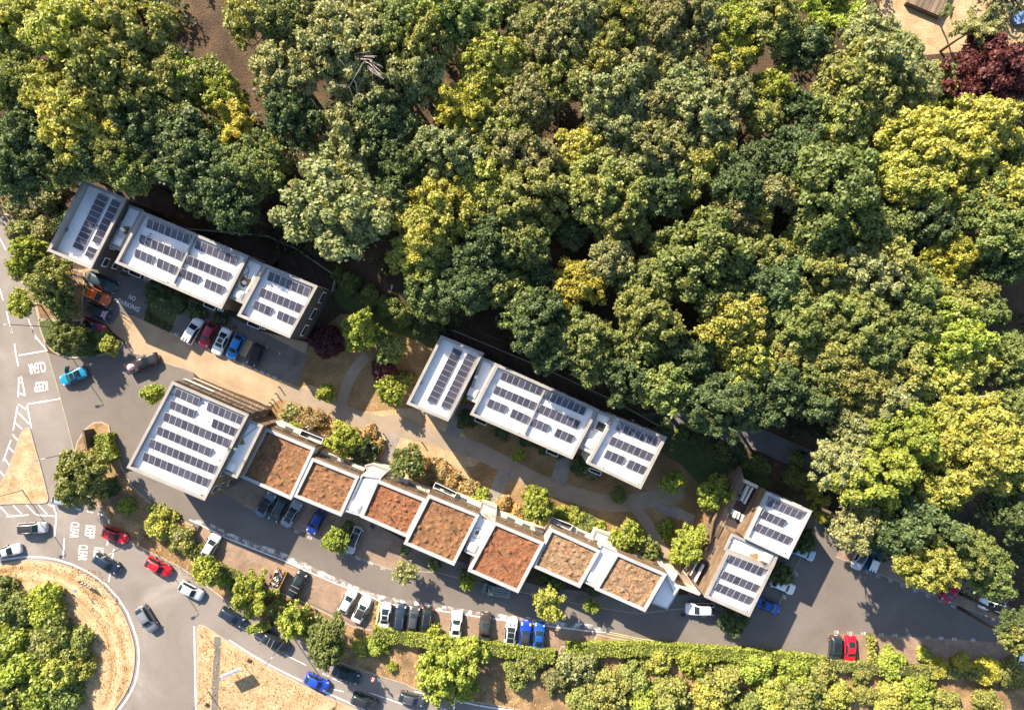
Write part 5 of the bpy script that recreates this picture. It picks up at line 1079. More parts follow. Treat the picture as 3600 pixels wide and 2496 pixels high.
# shrubs on verges and in beds
SH = """365 1178 45 Y 3 v|405 1208 42 O 3 v|283 1137 24 L 2.5 v|435 1238 26 O 2.4 v|505 1300 24 L 2 v|540 1320 30 O 2.2 v|620 1365 35 O 2.5 v|700 1410 32 O 2.4 v|815 1455 24 Y 2.2 v|880 1500 14 L 1.5 v|850 1452 30 L 2.2 v|350 1150 24 O 2 v|
1165 1520 42 O 4 s|1195 1495 40 O 3.5 s|1245 1530 40 B 3.5 s|1290 1497 55 P 4.5 s|1350 1540 48 O 4 s|1380 1560 55 O 4 s|1430 1520 48 O 4 s|1450 1570 50 L 4 s|1500 1560 60 O 4.5 s|1552 1490 44 L 4.5 s|1590 1570 55 Y 4.5 s|1620 1525 60 O 4.5 s|1670 1580 50 O 4 s|1700 1508 50 L 4.5 s|1730 1560 55 Y 4.5 s|1780 1508 48 L 4.5 s|1800 1565 60 O 4.5 s|1850 1520 42 O 4 s|1880 1570 45 Y 4 s|1940 1560 30 O 2.5 s|2000 1570 55 Y 3.5 s|2065 1555 50 L 3.5 s|2120 1575 40 O 3 s|1650 1480 30 L 3 s|1820 1490 26 G 2.5 s|1930 1510 30 O 2 s|2210 1575 40 O 3 s|1310 1570 45 O 3 s|1480 1480 40 Y 3.5 s|
2110 1500 32 A 3 c|2165 1490 30 A 2.5 c|2215 1500 40 A 3 c|2000 1490 42 L 3 c|2080 1470 22 Y 2 c|2270 1510 40 O 3 c|
40 1370 55 G 4 r|105 1350 55 L 4 r|30 1435 60 L 4.5 r|120 1415 60 O 4.5 r|170 1440 45 O 4 r|60 1500 65 L 5 r|140 1500 60 Y 4.5 r|185 1500 35 Y 3.5 r|30 1565 60 O 4.5 r|100 1565 60 L 4.5 r|155 1560 50 G 4 r|5 1330 40 O 3.5 r|90 1450 50 P 4.5 r|
655 930 26 P 1.8 b|690 940 32 S 1.5 b|670 955 20 L 1.4 b|720 945 24 S 1.3 b|835 970 22 S 1.3 b|850 1000 24 S 1.3 b|940 1085 30 S 1.6 b|985 1060 30 S 1.3 b|1020 1080 28 S 1.3 b|1050 1100 28 S 1.3 b|1080 1120 26 L 1.4 b|1130 1130 24 S 1.4 b|1170 1150 24 S 1.5 b|1260 1150 24 L 1.5 b|1290 1160 28 L 1.8 b|1320 1175 30 G 1.8 b|1345 1185 22 L 1.5 b|1470 1240 24 G 2 b|1420 1240 20 G 1.6 b|
1520 1250 26 L 2 b|1650 1010 30 D 2 n|1690 1040 28 G 2.2 n|1710 1052 26 G 2.2 n|1790 1070 38 G 3 n|1830 1085 25 L 2.5 n|1570 985 30 D 2 n|1530 975 25 G 2 n|1490 955 24 D 2 n|1620 1015 28 G 2 n|1790 1030 24 G 2 n|
790 640 32 G 2.2 n|830 665 34 G 2.2 n|870 690 34 G 2.2 n|910 710 32 G 2.2 n|950 735 30 D 2.2 n|985 750 26 D 2 n|760 620 24 G 2 n|1075 820 0 G 2 n|1500 1190 26 L 1.8 b|1050 945 26 D 1.6 b|1130 965 26 D 1.6 b|1190 985 30 D 1.6 b|1230 1000 28 D 1.6 b|1300 1045 26 D 1.6 b|1330 1060 24 B 1.4 b|1260 1015 20 D 1.4 b|
350 655 30 D 1.5 b|400 680 30 D 1.5 b|445 700 28 D 1.5 b|500 715 24 D 1.4 b|880 850 20 G 1.4 b|915 850 24 G 2 b|740 775 40 C 2 b|715 760 30 C 1.8 b|860 830 35 C 1.8 b|60 470 45 B 3 w|110 450 50 B 3 w|110 520 45 B 2.5 w|70 520 45 O 2.6 w|150 500 40 D 3 w|40 520 30 B 2 w|205 770 40 D 2.2 b|190 780 30 G 2 b|225 765 30 G 1.8 b|1840 1130 26 Y 2 n|1850 1160 26 Y 2 n|1830 1100 24 Y 2 n|205 1110 0 D 2 v|240 1100 30 D 3 v"""
ZN = {'v': 'roadside verge shrubs', 's': 'shrubs below the clipped hedge', 'c': 'shrubs of the lower right bays', 'r': 'roundabout shrubs', 'b': 'garden bed shrubs', 'n': 'shrubs along the wood edge', 'w': 'bare brown bushes at the left'}
for rec in SH.replace('\n', '').split('|'):
    x, y, r, c, h, zn = rec.split(); x, y, r, h = map(float, (x, y, r, h))
    if r: tree(x, y, r, c, h, 'bush', cat='shrub', group=ZN[zn], zone=zn, flat=min(1.2, h / (r / .6394 * SC) / .85))
def hedge(f, pts, wd, hh, tint, label, seed, z=.1):
    q = chaikin(PL(f, pts, hh), 1); rng = np.random.RandomState(seed)
    seg = [(q[i + 1] - q[i]).length for i in range(len(q) - 1)]; tot = sum(seg); cum = np.cumsum([0] + seg)
    n = int(tot * (wd + 2 * hh) * 26); s = rng.rand(n) * tot
    side = rng.rand(n) * (wd + 2 * hh); px = np.interp(s, cum, [a.x for a in q]); py = np.interp(s, cum, [a.y for a in q])
    i = np.clip(np.searchsorted(cum, s) - 1, 0, len(seg) - 1); d = np.array([((q[j + 1] - q[j]).normalized()) for j in range(len(seg))])[i]
    nx, ny = -d[:, 1], d[:, 0]
    lat = np.clip(side - hh, 0, wd) - wd / 2; zz = np.where(side < hh, side, np.where(side > hh + wd, wd + 2 * hh - side, hh)); wob = .13 * np.sin(s * 2.1 + seed) + .1 * np.sin(s * .9) + .1 * rng.rand(n)
    out = np.stack([nx * np.sign(lat) * (zz < hh), ny * np.sign(lat) * (zz < hh), 1.0 * (zz >= hh) + .2], 1)
    c = np.stack([px + nx * (lat * (1 + wob * .3)), py + ny * (lat * (1 + wob * .3)), z + zz + wob], 1)
    nrm = out + rng.normal(size=(n, 3)) * .55; nrm /= np.linalg.norm(nrm, axis=1)[:, None]
    t = rng.normal(size=(n, 3)); t -= nrm * (t * nrm).sum(1)[:, None]; t /= np.linalg.norm(t, axis=1)[:, None]; bt = np.cross(nrm, t)
    sz = (.26 * (.6 + .8 * rng.rand(n)))[:, None]
    v = np.stack([c - t * sz * .6, c + bt * sz * .5 - nrm * sz * .15, c + t * sz * .6, c - bt * sz * .5 - nrm * sz * .15], 1).reshape(-1, 3)
    me = bpy.data.meshes.new('hedge'); me.from_pydata(v.tolist(), [], np.arange(4 * n).reshape(-1, 4).tolist())
    at = me.attributes.new('tone', 'FLOAT', 'FACE'); at.data.foreach_set('value', rng.rand(n).astype(np.float32) * .7 + .15)
    at = me.attributes.new('dry', 'FLOAT', 'FACE'); at.data.foreach_set('value', (rng.rand(n) * .5).astype(np.float32))
    me.materials.append(M['foliage'])
    t_ = empty('hedge', (0, 0, 0), 0, label, 'hedge'); o = link('leaves', me, t_); o.color = (*TINT[tint], 1)
    c_ = MB().wall(q, wd * .86, 0, hh * .93 + z).build('hedge_core', M['foliage'], t_); c_.color = tuple(v * .7 for v in TINT[tint]) + (1,)  # solid core filling the hedge behind the leaves, in a darkened leaf colour
    return t_
hedge('n', [(1310, 2225), (1420, 2245), (1500, 2252), (1620, 2268), (1760, 2285), (1950, 2312)], 2.0, 1.6, 'L', 'clipped lime hedge running under the tails of the parked row', 1)
hedge('n', [(1990, 2285), (2100, 2285), (2300, 2285), (2500, 2298), (2700, 2312), (2900, 2335)], 2.0, 1.5, 'L', 'clipped yellow green hedge below the double yellow lines', 2)
hedge(3, [(915, 960), (925, 1040), (940, 1120), (990, 1200)], 2.3, 1.8, 'L', 'clipped bright green hedge behind the dark entrance sign wall', 3)
hedge('n', [(2920, 2338), (3050, 2350), (3300, 2365), (3500, 2372)], 1.6, 1.3, 'O', 'rough hedge below the lower right bays', 4)
hedge('n', [(600, 1890), (660, 1930), (760, 1995), (880, 2050)], 1.1, 1.2, 'O', 'low hedge along the back of the left paved bays', 5)
hedge(11, [(895, 1190), (900, 1300), (910, 1420)], 1.0, 1.1, 'Y', 'short hedge between the red car and the lower right bays', 6)
hedge('n', [(870, 2220), (950, 2195)], 1.2, 1.2, 'L', 'short bright hedge by the round maple', 8)
for i, (f, q, lb) in enumerate(((9, [(258, 640), (315, 655)], 'clipped green cube bush left of the wispy birch'), (9, [(480, 790), (560, 760)], 'larger clipped cube bush right of the wispy birch'), (9, [(730, 860), (860, 880)], 'long clipped bush left of the van'), (6, [(1035, 1145), (1090, 1180)], 'clipped cube bush beside the silver car'))):
    hedge(f, q, 1.7, 1.2, 'G', lb, 20 + i)
# undergrowth on the woodland floor: uncountable ground cover
rng = np.random.RandomState(3); cen = []; rad = []
wp = PL(0, [(-60, -60), (2400, -60), (2400, 1480), (2200, 1330), (1850, 1200), (1840, 1060), (1560, 930), (1010, 745), (760, 620), (640, 560), (380, 450), (240, 370), (150, 400), (60, 480), (-60, 480)])
def inside(p, x, y):
    c = False; j = len(p) - 1
    for i in range(len(p)):
        if (p[i].y > y) != (p[j].y > y) and x < (p[j].x - p[i].x) * (y - p[i].y) / (p[j].y - p[i].y) + p[i].x: c = not c
        j = i
    return c
clear = [(P(0, *q), r) for q, r in (((500, 70), 5), ((540, 110), 5), ((560, 150), 4), ((1330, 575), 4), ((1400, 520), 4), ((1270, 610), 3), ((1560, 945), 4), ((1690, 980), 4), ((1800, 1030), 4), ((2080, 60), 7), ((2250, 680), 4), ((2130, 1160), 4))]
while len(cen) < 900:
    x, y = rng.uniform(-85, 85), rng.uniform(-40, 60)
    if not inside(wp, x, y) or any((Vector((x, y)) - q).length < r for q, r in clear): continue
    cen.append((x, y, rng.uniform(.2, 1.6))); rad.append(rng.uniform(.7, 1.9))
o = link('undergrowth', leaf_mesh('undergrowth', cen, rad, 42000, .42, 5, zmin=-.1)); o.color = (.036, .055, .022, 1)
tag(o, 'dark leafy undergrowth covering the floor of the wood', 'undergrowth', kind='stuff')
# dry grass tufts and bedding
def tufts(name, f, polys, dens, size, col, label, seed, hh=.35):
    rng = np.random.RandomState(seed); cen = []
    for pl in polys:
        q = PL(f, pl); xs = [a.x for a in q]; ys = [a.y for a in q]; n = int(abs(area(q)) * dens); k = 0
        while k < n:
            x, y = rng.uniform(min(xs), max(xs)), rng.uniform(min(ys), max(ys))
            if inside(q, x, y): cen.append((x, y, rng.uniform(0, hh))); k += 1
    n = len(cen); c = np.array(cen); t = rng.normal(size=(n, 3)); t[:, 2] = np.abs(t[:, 2]) * .8 + .3; t /= np.linalg.norm(t, axis=1)[:, None]; b = np.cross(t, rng.normal(size=(n, 3))); b /= np.linalg.norm(b, axis=1)[:, None]
    s = (size * (.6 + .8 * rng.rand(n)))[:, None]
    v = np.stack([c - b * s * .25, c + b * s * .25, c + t * s], 1).reshape(-1, 3); v[:, 2] = np.maximum(v[:, 2], .0)
    me = bpy.data.meshes.new(name); me.from_pydata(v.tolist(), [], np.arange(3 * n).reshape(-1, 3).tolist())
    at = me.attributes.new('tone', 'FLOAT', 'FACE'); at.data.foreach_set('value', rng.rand(n).astype(np.float32)); at = me.attributes.new('dry', 'FLOAT', 'FACE'); at.data.foreach_set('value', rng.rand(n).astype(np.float32))
    me.materials.append(M['foliage']); o = link(name, me); o.color = (*col, 1); tag(o, label, 'grass', kind='stuff')
tufts('tall_grass', 'n', [[(1040, 1440), (1130, 1440), (1320, 1540), (1260, 1580), (1080, 1500)], [(1400, 1640), (1440, 1590), (1560, 1610), (1680, 1720), (1720, 1790), (1560, 1740)], [(1720, 1790), (1790, 1760), (1870, 1830), (1800, 1850)]], 16, .55, (.26, .17, .05), 'dry tall grass and perennials in the beds behind the planted roofs', 3, .3)
tufts('bedding_plants', 1, [[(1350, 1380), (1330, 1250), (1300, 1440), (1530, 1560), (1560, 1500)]], 30, .45, (.10, .11, .06), 'grey green bedding plants in the court planting bed', 4, .25)
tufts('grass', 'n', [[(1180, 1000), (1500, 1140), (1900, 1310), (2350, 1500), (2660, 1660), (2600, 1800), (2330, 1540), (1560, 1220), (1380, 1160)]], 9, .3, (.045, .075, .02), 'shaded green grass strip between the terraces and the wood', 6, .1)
tufts('dry_grass', 0, [[(150, 1290), (190, 1330), (215, 1420), (210, 1520), (185, 1580), (290, 1560), (300, 1450), (270, 1350), (220, 1280), (100, 1262), (0, 1275), (0, 1310)], [(445, 1420), (520, 1455), (640, 1520), (760, 1590), (445, 1595)], [(240, 1180), (330, 1230), (430, 1300), (470, 1320), (420, 1250), (300, 1160)], [(850, 1520), (900, 1470), (950, 1560), (1150, 1590), (1250, 1590), (1100, 1540)]], 10, .3, (.40, .27, .10), 'bleached dry grass on the roundabout and road verges', 7, .12)
# ------------------------------------------------------------------ street furniture and small things
def lamp(f, bx, by, hh, ax, ay, label, group='street lamps', arm=.9):
    """lamp post with its base at a surveyed point; ax, ay: way the arm points in the photograph"""
    p = P(f, bx, by); t = empty('street_lamp', (p.x, p.y, 0), math.atan2(-ay, ax), label, 'street lamp', group)
    MB().tube([(0, 0, .02), (0, 0, 1.2)], .10, .09, 8).build('base', M['steel'], t, True)
    MB().tube([(0, 0, 1.2), (0, 0, hh - .5), (.06, 0, hh - .1), (.3, 0, hh), (arm, 0, hh + .04)], .07, .04, 7).build('pole', M['steel'], t, True)
    hd = MB().add([(arm - .1, -.1, hh - .02), (arm + .65, -.16, hh), (arm + .65, .16, hh), (arm - .1, .1, hh - .02), (arm - .1, -.08, hh + .12), (arm + .6, -.12, hh + .14), (arm + .6, .12, hh + .14), (arm - .1, .08, hh + .12)], [(0, 3, 2, 1), (4, 5, 6, 7), (0, 1, 5, 4), (1, 2, 6, 5), (2, 3, 7, 6), (3, 0, 4, 7)]).build('lamp_head', M['steel'], t, True)
    MB().box(arm + .05, -.1, hh - .05, arm + .58, .1, hh - .012).build('lens', M['lamp'], hd, True); 
    return t
lamp('n', 301, 1580, 9.6, -1, .2, 'tall grey street lamp rising from the clipped hedge island')
lamp('n', 180, 1150, 9.6, -1, .1, 'tall street lamp hidden by the entrance corner tree, its shadow crossing the drive')
lamp('n', 1022, 2226, 8.6, -.6, .8, 'street lamp standing between the maple and the black off-roader')
lamp('n', 514, 1884, 9.6, -.9, .44, 'street lamp leaning over the bright red car by the keep clear words')
lamp('n', 734, 2429, 9.0, -.7, .7, 'street lamp on the dry road triangle at the bottom edge')
lamp('n', 80, 1722, 8.0, -1, .2, 'street lamp on the splitter island at the left edge', arm=.7)
lamp('n', 1610, 2400, 7.5, -.1, 1, 'street lamp at the bottom edge near the end of the white edge line')
lamp('n', 682, 1847, 4.6, -.7, .7, 'short lamp at the top corner of the first paved bay', 'short estate lamps', .35)
lamp('n', 1393, 1035, 4.8, .2, -1, 'short lamp standing at the wood edge right of the upper-left terrace', 'short estate lamps', .4)
def bollard(f, x, y, hh, label, group, mat='darkmetal'):
    p = P(f, x, y); t = empty('bollard', (p.x, p.y, .03), 0, label, 'bollard', group)
    MB().tube([(0, 0, 0), (0, 0, hh)], .09, .085, 8).build('post', M[mat], t, True); MB().tube([(0, 0, hh), (0, 0, hh + .07)], .10, .05, 8).build('cap', M['steel'], t, True)
for k, (x, y) in enumerate(((1492, 232), (1462, 288), (1432, 342), (1410, 372))): bollard(5, x, y, 1.0, ('dark bollard, topmost of four across the court end', 'dark bollard, second from the top across the court end', 'dark bollard, third from the top across the court end', 'dark bollard nearest the solar block across the court end')[k], 'bollards at the end of the court')
for k, (x, y, lb) in enumerate(((1690, 412, 'path light by the brown shrubs near the bollards'), (0, 0, ''),)): 
    if x: bollard(5, x, y, 1.0, lb, 'low path lights')
for x, y, lb in ((1402, 318, 'path light beside the paved walk to the planted roofs'), (1748, 395, 'path light under the dappled shade of the lawn edge')): bollard(6, x, y, 1.0, lb, 'low path lights')
# entrance sign wall
q = PL(3, [(802, 912), (850, 1110)]); t = empty('sign_wall', (q[0].x, q[0].y, .1), 0, 'dark timber entrance sign wall standing before the clipped hedge', 'sign')
MB().wall(PL(3, [(838, 912), (876, 1112)]), .25, .1, 2.6).build('panel', M['darkclad'], t); MB().wall(PL(3, [(838, 908), (876, 1116)]), .32, 2.6, 2.68).build('capping', M['timber'], t)
# large direction sign on the road triangle
A, B = P(13, 368, 432), P(13, 452, 396); u = (B - A).normalized(); v = Vector((-u.y, u.x)); mid = (A + B) / 2 - u * .1
t = empty('direction_sign', (mid.x, mid.y, .1), 0, 'wide white and blue direction sign on two posts in the road triangle', 'sign')
for s in (A, B): MB().tube([(s.x, s.y, .1), (s.x, s.y, 2.7)], .05).build('post', M['steel'], t)
c = mid - u * .25
MB().obox(c, u, 3.3, .06, 1.5, 2.75).build('board', M['whitepaint'], t)
for k in (-1.2, -.35, .6, 1.25):
    for s in (1, -1): MB().obox(c + u * k + v * s * .04, u, .55, .02, 1.75, 2.45).build('lettering_block', M['bluesign'], t)
MB().obox(c, u, 3.3, .16, 2.75, 2.80).build('top_edge', M['bluesign'], t)
# chevron and keep-left signs of the roundabout
p = P(4, 690, 608); u = Vector((.88, -.48)); t = empty('chevron_sign', (p.x, p.y, .1), 0, 'black and white chevron board facing the road on the roundabout edge', 'sign')
A, B = p - u * .75, p + u * .75
for s in (A, B): MB().tube([(s.x, s.y, .1), (s.x, s.y, 1.5)], .04).build('post', M['steel'], t)
MB().obox(p, u, 2.2, .05, .8, 1.5).build('board', M['black'], t)
for k in range(4):
    cc = p + u * (k * .5 - .75); b = MB(); n_ = Vector((-u.y, u.x))
    for s in (1, -1):
        d = n_ * s * .034
        pts = [(cc + u * .0, .85), (cc + u * .2, 1.15), (cc + u * .0, 1.45), (cc + u * .16, 1.45), (cc + u * .36, 1.15), (cc + u * .16, .85)]
        f_ = [(0, 1, 4, 5), (1, 2, 3, 4)]
        if s == 1: f_ = [tuple(reversed(x)) for x in f_]
        b.add([(w_.x + d.x, w_.y + d.y, z) for w_, z in pts], f_)
    b.build('chevron', M['whitepaint'], t)
p = P(4, 640, 640); t = empty('keep_left_sign', (p.x, p.y, .1), R(60), 'round blue arrow sign on the roundabout grass beside the chevrons', 'sign')
MB().tube([(0, 0, 0), (0, 0, 1.9)], .04).build('post', M['steel'], t, True); MB().tube([(-.02, 0, 1.9), (.02, 0, 1.9)], .32, k=16).build('disc', M['bluesign'], t, True)
b = MB()
for s in (1, -1): b.add([(s * .026, y, z) for y, z in ((-.2, 1.72), (-.2, 1.9), (-.12, 1.83), (.16, 2.1), (.22, 2.03), (-.05, 1.77), (.02, 1.72))], [(0, 1, 2, 5, 6) if s == -1 else (6, 5, 2, 1, 0), (2, 3, 4, 5) if s == -1 else (5, 4, 3, 2)])
b.build('arrow', M['whitepaint'], t, True)
# warning signs at the roadside
for (f, x, y, lb) in ((7, 1655, 1290, 'pair of warning plates on a post beside the shaded road, left of the lime tree'),):
    p = P(f, x, y); t = empty('road_sign', (p.x, p.y, .1), R(70), lb, 'sign'); MB().tube([(0, 0, 0), (0, 0, 3.2)], .04).build('post', M['steel'], t, True)
    for z in (2.1, 2.75):
        o = MB().add([(-.02, -.42, z - .3), (-.02, .42, z - .3), (-.02, 0, z + .42), (.02, -.42, z - .3), (.02, .42, z - .3), (.02, 0, z + .42)], [(0, 2, 1), (3, 4, 5), (0, 1, 4, 3), (1, 2, 5, 4), (2, 0, 3, 5)]).build('plate', M['redlamp'], t, True)
        MB().add([(.026, -.27, z - .2), (.026, .27, z - .2), (.026, 0, z + .25)], [(0, 1, 2)]).build('plate_face', M['whitepaint'], o, True)
# cycle stands in the planting bed
for k in range(5):
    p = P(1, 1385 + k * 40, 1318 + k * 16); t = empty('cycle_stand', (p.x, p.y, .03), R(70), None, 'cycle stand', 'cycle stands in the court')
    tag(t, ('steel cycle hoop, leftmost of five in the court', 'steel cycle hoop, second from the left in the court', 'steel cycle hoop, middle one of five in the court', 'steel cycle hoop, fourth from the left in the court', 'steel cycle hoop, rightmost of five in the court')[k])
    MB().tube([(-.38, 0, 0), (-.38, 0, .62), (-.28, 0, .78), (.28, 0, .78), (.38, 0, .62), (.38, 0, 0)], .03).build('hoop', M['steel'], t, True)
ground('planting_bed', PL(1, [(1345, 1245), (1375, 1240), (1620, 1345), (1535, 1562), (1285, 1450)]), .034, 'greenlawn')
# planted divider in the paved row: sleepers and sapling
t = empty('sleeper_planter', (P(7, 1650, 830).x, P(7, 1650, 830).y, .03), 0, 'narrow planter of pale timber sleepers dividing the paved row', 'planter')
MB().wall(PL(7, [(1685, 735), (1655, 925)]), .28, .03, .3).build('sleeper', M['plank'], t); MB().wall(PL(7, [(1632, 712), (1585, 815)]), .28, .03, .3).build('sleeper', M['plank'], t)
MB().prism(PL(7, [(1640, 720), (1682, 735), (1652, 925), (1595, 900), (1600, 810)]), .028, .2).build('soil', M['verge'], t)
for k, (x, y) in enumerate(((1655, 740), (1640, 790), (1615, 830), (1640, 860))): tree(x, y, 14, 'G', .8, 'bush', f=7, cat='shrub', group='plants in the sleeper planter', zone='p', flat=1)
tag(MB().wall(PL(7, [(665, 515), (735, 552)]), .3, .1, .24).build('sleeper', M['plank']), 'pale timber sleeper lying on the verge left of the skip', 'timber')
tag(MB().wall(PL(7, [(240, 102), (145, 280), (380, 405), (560, 500)]), .14, .1, .42).build('edging_wall', M['timber']), 'low timber edging round the left end of the paved bays', 'edging')
# dead trees
def dead_tree(name, f, pts_list, h0, h1, label, mat='deadwood', r=.11):
    p0 = P(f, *pts_list[0][0], h0); t = empty(name, (p0.x, p0.y, 0), 0, label, 'dead tree')
    MB().tube([(p0.x, p0.y, 0), (p0.x + .1, p0.y, h0 * .6), (p0.x, p0.y, h0)], .22, .15, 7).build('trunk', M[mat], t)
    for k, pl in enumerate(pts_list):
        n = len(pl); q = []
        for i, (x, y) in enumerate(pl):
            h = h0 + (h1 - h0) * i / max(1, n - 1); a = P(f, x, y, h); q.append((a.x, a.y, h))
        MB().tube(q, r if n > 3 else r * .6, .025, 5).build('branch', M[mat], t)
F2 = 'd'; FR['d'] = (1000, 0, 1.9183)
br = [[(470, 665), (495, 640), (480, 560), (465, 540), (500, 480), (535, 420)], [(470, 665), (440, 600), (415, 575), (380, 580), (340, 568)], [(470, 660), (435, 590), (462, 545), (470, 480), (420, 470), (400, 435), (370, 400)]]
rng = random.Random(2)
for k in range(34):
    a = rng.uniform(-2.6, .9); l = rng.uniform(60, 150); x, y = 535 + rng.uniform(-15, 15), 430 + rng.uniform(-10, 10)
    br.append([(x, y), (x + l * .5 * math.cos(a) + rng.uniform(-8, 8), y + l * .4 * math.sin(a + .5)), (x + l * math.cos(a * .5), y + l * .6 * math.sin(a + .9) + 20)])
dead_tree('dead_tree', 'd', br, 15, 19, 'bleached dead tree with a tangle of bare white twigs in the wood')
FR['e'] = (2500, 1250, 1.19545)
dead_tree('dead_tree', 'e', [[(930, 172), (995, 175), (1050, 178), (1100, 175), (1150, 170), (1185, 165), (1208, 178)], [(1050, 178), (1062, 160), (1085, 153)], [(995, 175), (998, 205), (990, 215)], [(1050, 178), (1065, 190), (1080, 193)], [(880, 135), (930, 137), (985, 136)]], 14, 15, 'long bleached bare limb reaching out of the canopy at right', r=.16)
br = []
for k in range(26):
    a = rng.uniform(0, 6.28); l = rng.uniform(60, 130); br.append([(640, 1040), (640 + l * .5 * math.cos(a) + rng.uniform(-10, 10), 1040 + l * .5 * math.sin(a)), (640 + l * math.cos(a), 1040 + l * math.sin(a) + rng.uniform(-15, 15))])
dead_tree('dead_tree', 1, br, 3, 5.5, 'bare twiggy grey tree above the four parked cars at left', r=.05)
br = []
for k in range(40):
    a = rng.uniform(0, 6.28); l = rng.uniform(60, 170); br.append([(260, 330), (260 + l * .5 * math.cos(a) + rng.uniform(-15, 15), 330 + l * .5 * math.sin(a)), (260 + l * math.cos(a), 330 + l * math.sin(a) + rng.uniform(-15, 15))])
dead_tree('dead_tree', 1, br, 2.5, 6, 'leafless brown tree at the left below the wood', 'bark', r=.05)
# garden at top right: timber hut roof, palm, play things
FR['g'] = (2700, 0, 2.558)
q = PL('g', [(1250, 20), (1290, -60), (1600, -60), (1600, 40), (1555, 150)], 1.0); t = empty('garden_deck', (q[0].x, q[0].y, 0), 0, 'raised brown timber deck at the edge of the orange garden lawn', 'deck')
MB().prism(q, 0, .95).build('frame', M['timber'], t)
A, B, D = P('g', 1250, 20, 1), P('g', 1555, 150, 1), P('g', 1300, -110, 1); u = (B - A).normalized(); vv = Vector((-u.y, u.x)); W_ = 5.6; Ln = (B - A).length
for k in range(20): MB().obox(A + u * Ln / 2 + vv * (W_ * (k + .5) / 20), u, Ln, W_ / 20 - .03, .955, 1.0).build('board', M['deck'], t)
p = P('g', 1625, 90, 5); q0 = P('g', 1520, 165, 0); t = empty('palm_tree', (q0.x, q0.y, 0), 0, 'green palm tree beside the timber deck at the top right', 'tree')
MB().tube([(q0.x, q0.y, 0), (q0.x * .6 + p.x * .4, q0.y * .6 + p.y * .4, 2.4), (p.x, p.y, 4.6)], .18, .12, 8).build('trunk', M['bark'], t)
for k in range(16):
    a = 2 * math.pi * k / 16 + rng.uniform(-.15, .15); l = rng.uniform(1.0, 1.6); b = MB(); vs = []
    for i in range(5):
        s = i / 4; c = Vector((p.x + l * s * math.cos(a), p.y + l * s * math.sin(a))); z = 4.6 + .45 * math.sin(s * 2.4) - .5 * s * s; w_ = .22 * math.sin(math.pi * min(.98, s * .85 + .12)); nx, ny = -math.sin(a) * w_, math.cos(a) * w_
        vs += [(c.x + nx, c.y + ny, z - .08), (c.x, c.y, z), (c.x - nx, c.y - ny, z - .08)]
    b.add(vs, [(3 * i + j, 3 * i + 3 + j, 3 * i + 4 + j, 3 * i + 1 + j) for i in range(4) for j in (0, 1)]); o = b.build('frond', M['foliage'], t); o.color = (.13, .15, .03, 1)
q = PL('g', [(2190, 150), (2302, 90), (2340, 200), (2240, 220)], .8); t = empty('garden_furniture', (q[0].x, q[0].y, 0), 0, 'blue covered garden furniture at the right edge of the photograph', 'furniture')
MB().prism(q, .3, .8).build('cover', plain('blue_cover', (.12, .2, .36), .6), t)
for a_ in q: MB().tube([(a_.x, a_.y, 0), (a_.x, a_.y, .3)], .04).build('leg', M['darkmetal'], t)
FR['t'] = (0, 560, 2.9222)
q = PL('t', [(-60, 260), (-40, 215), (75, 200), (112, 232), (60, 262), (-30, 290)], 2.5); t = empty('shed', (q[0].x, q[0].y, 0), 0, 'small grey shed roof by the road at the left edge', 'shed')
MB().prism(q, 0, 2.3).build('wall', M['timber'], t); MB().prism(inset(q, -.15), 2.3, 2.45).build('roof', M['copinglight'], t)
# wire fence behind the estate, stone by stone posts
def fence(f, pts, label, sp=2.4, hh=1.1):
    q = chaikin(PL(f, pts), 1); t = empty('post_fence', (q[0].x, q[0].y, 0), 0, label, 'fence'); d = 0; L_ = 0
    MB().wall(q, .03, .9, .96).build('top_wire', M['steel'], t)
    for i in range(len(q) - 1):
        L_ = (q[i + 1] - q[i]).length; u = (q[i + 1] - q[i]).normalized()
        while d < L_: c = q[i] + u * d; MB().obox(c, u, .1, .1, 0, hh).build('post', M['timber'], t); d += sp
        d -= L_
fence(10, [(940, 30), (1060, 90), (1200, 160), (1340, 220), (1480, 280)], 'thin wire fence between the timber terrace and the woodland path')
fence(8, [(780, 60), (900, 100), (1100, 190), (1300, 300), (1500, 400)], 'thin wire fence under the trees behind the middle terrace')
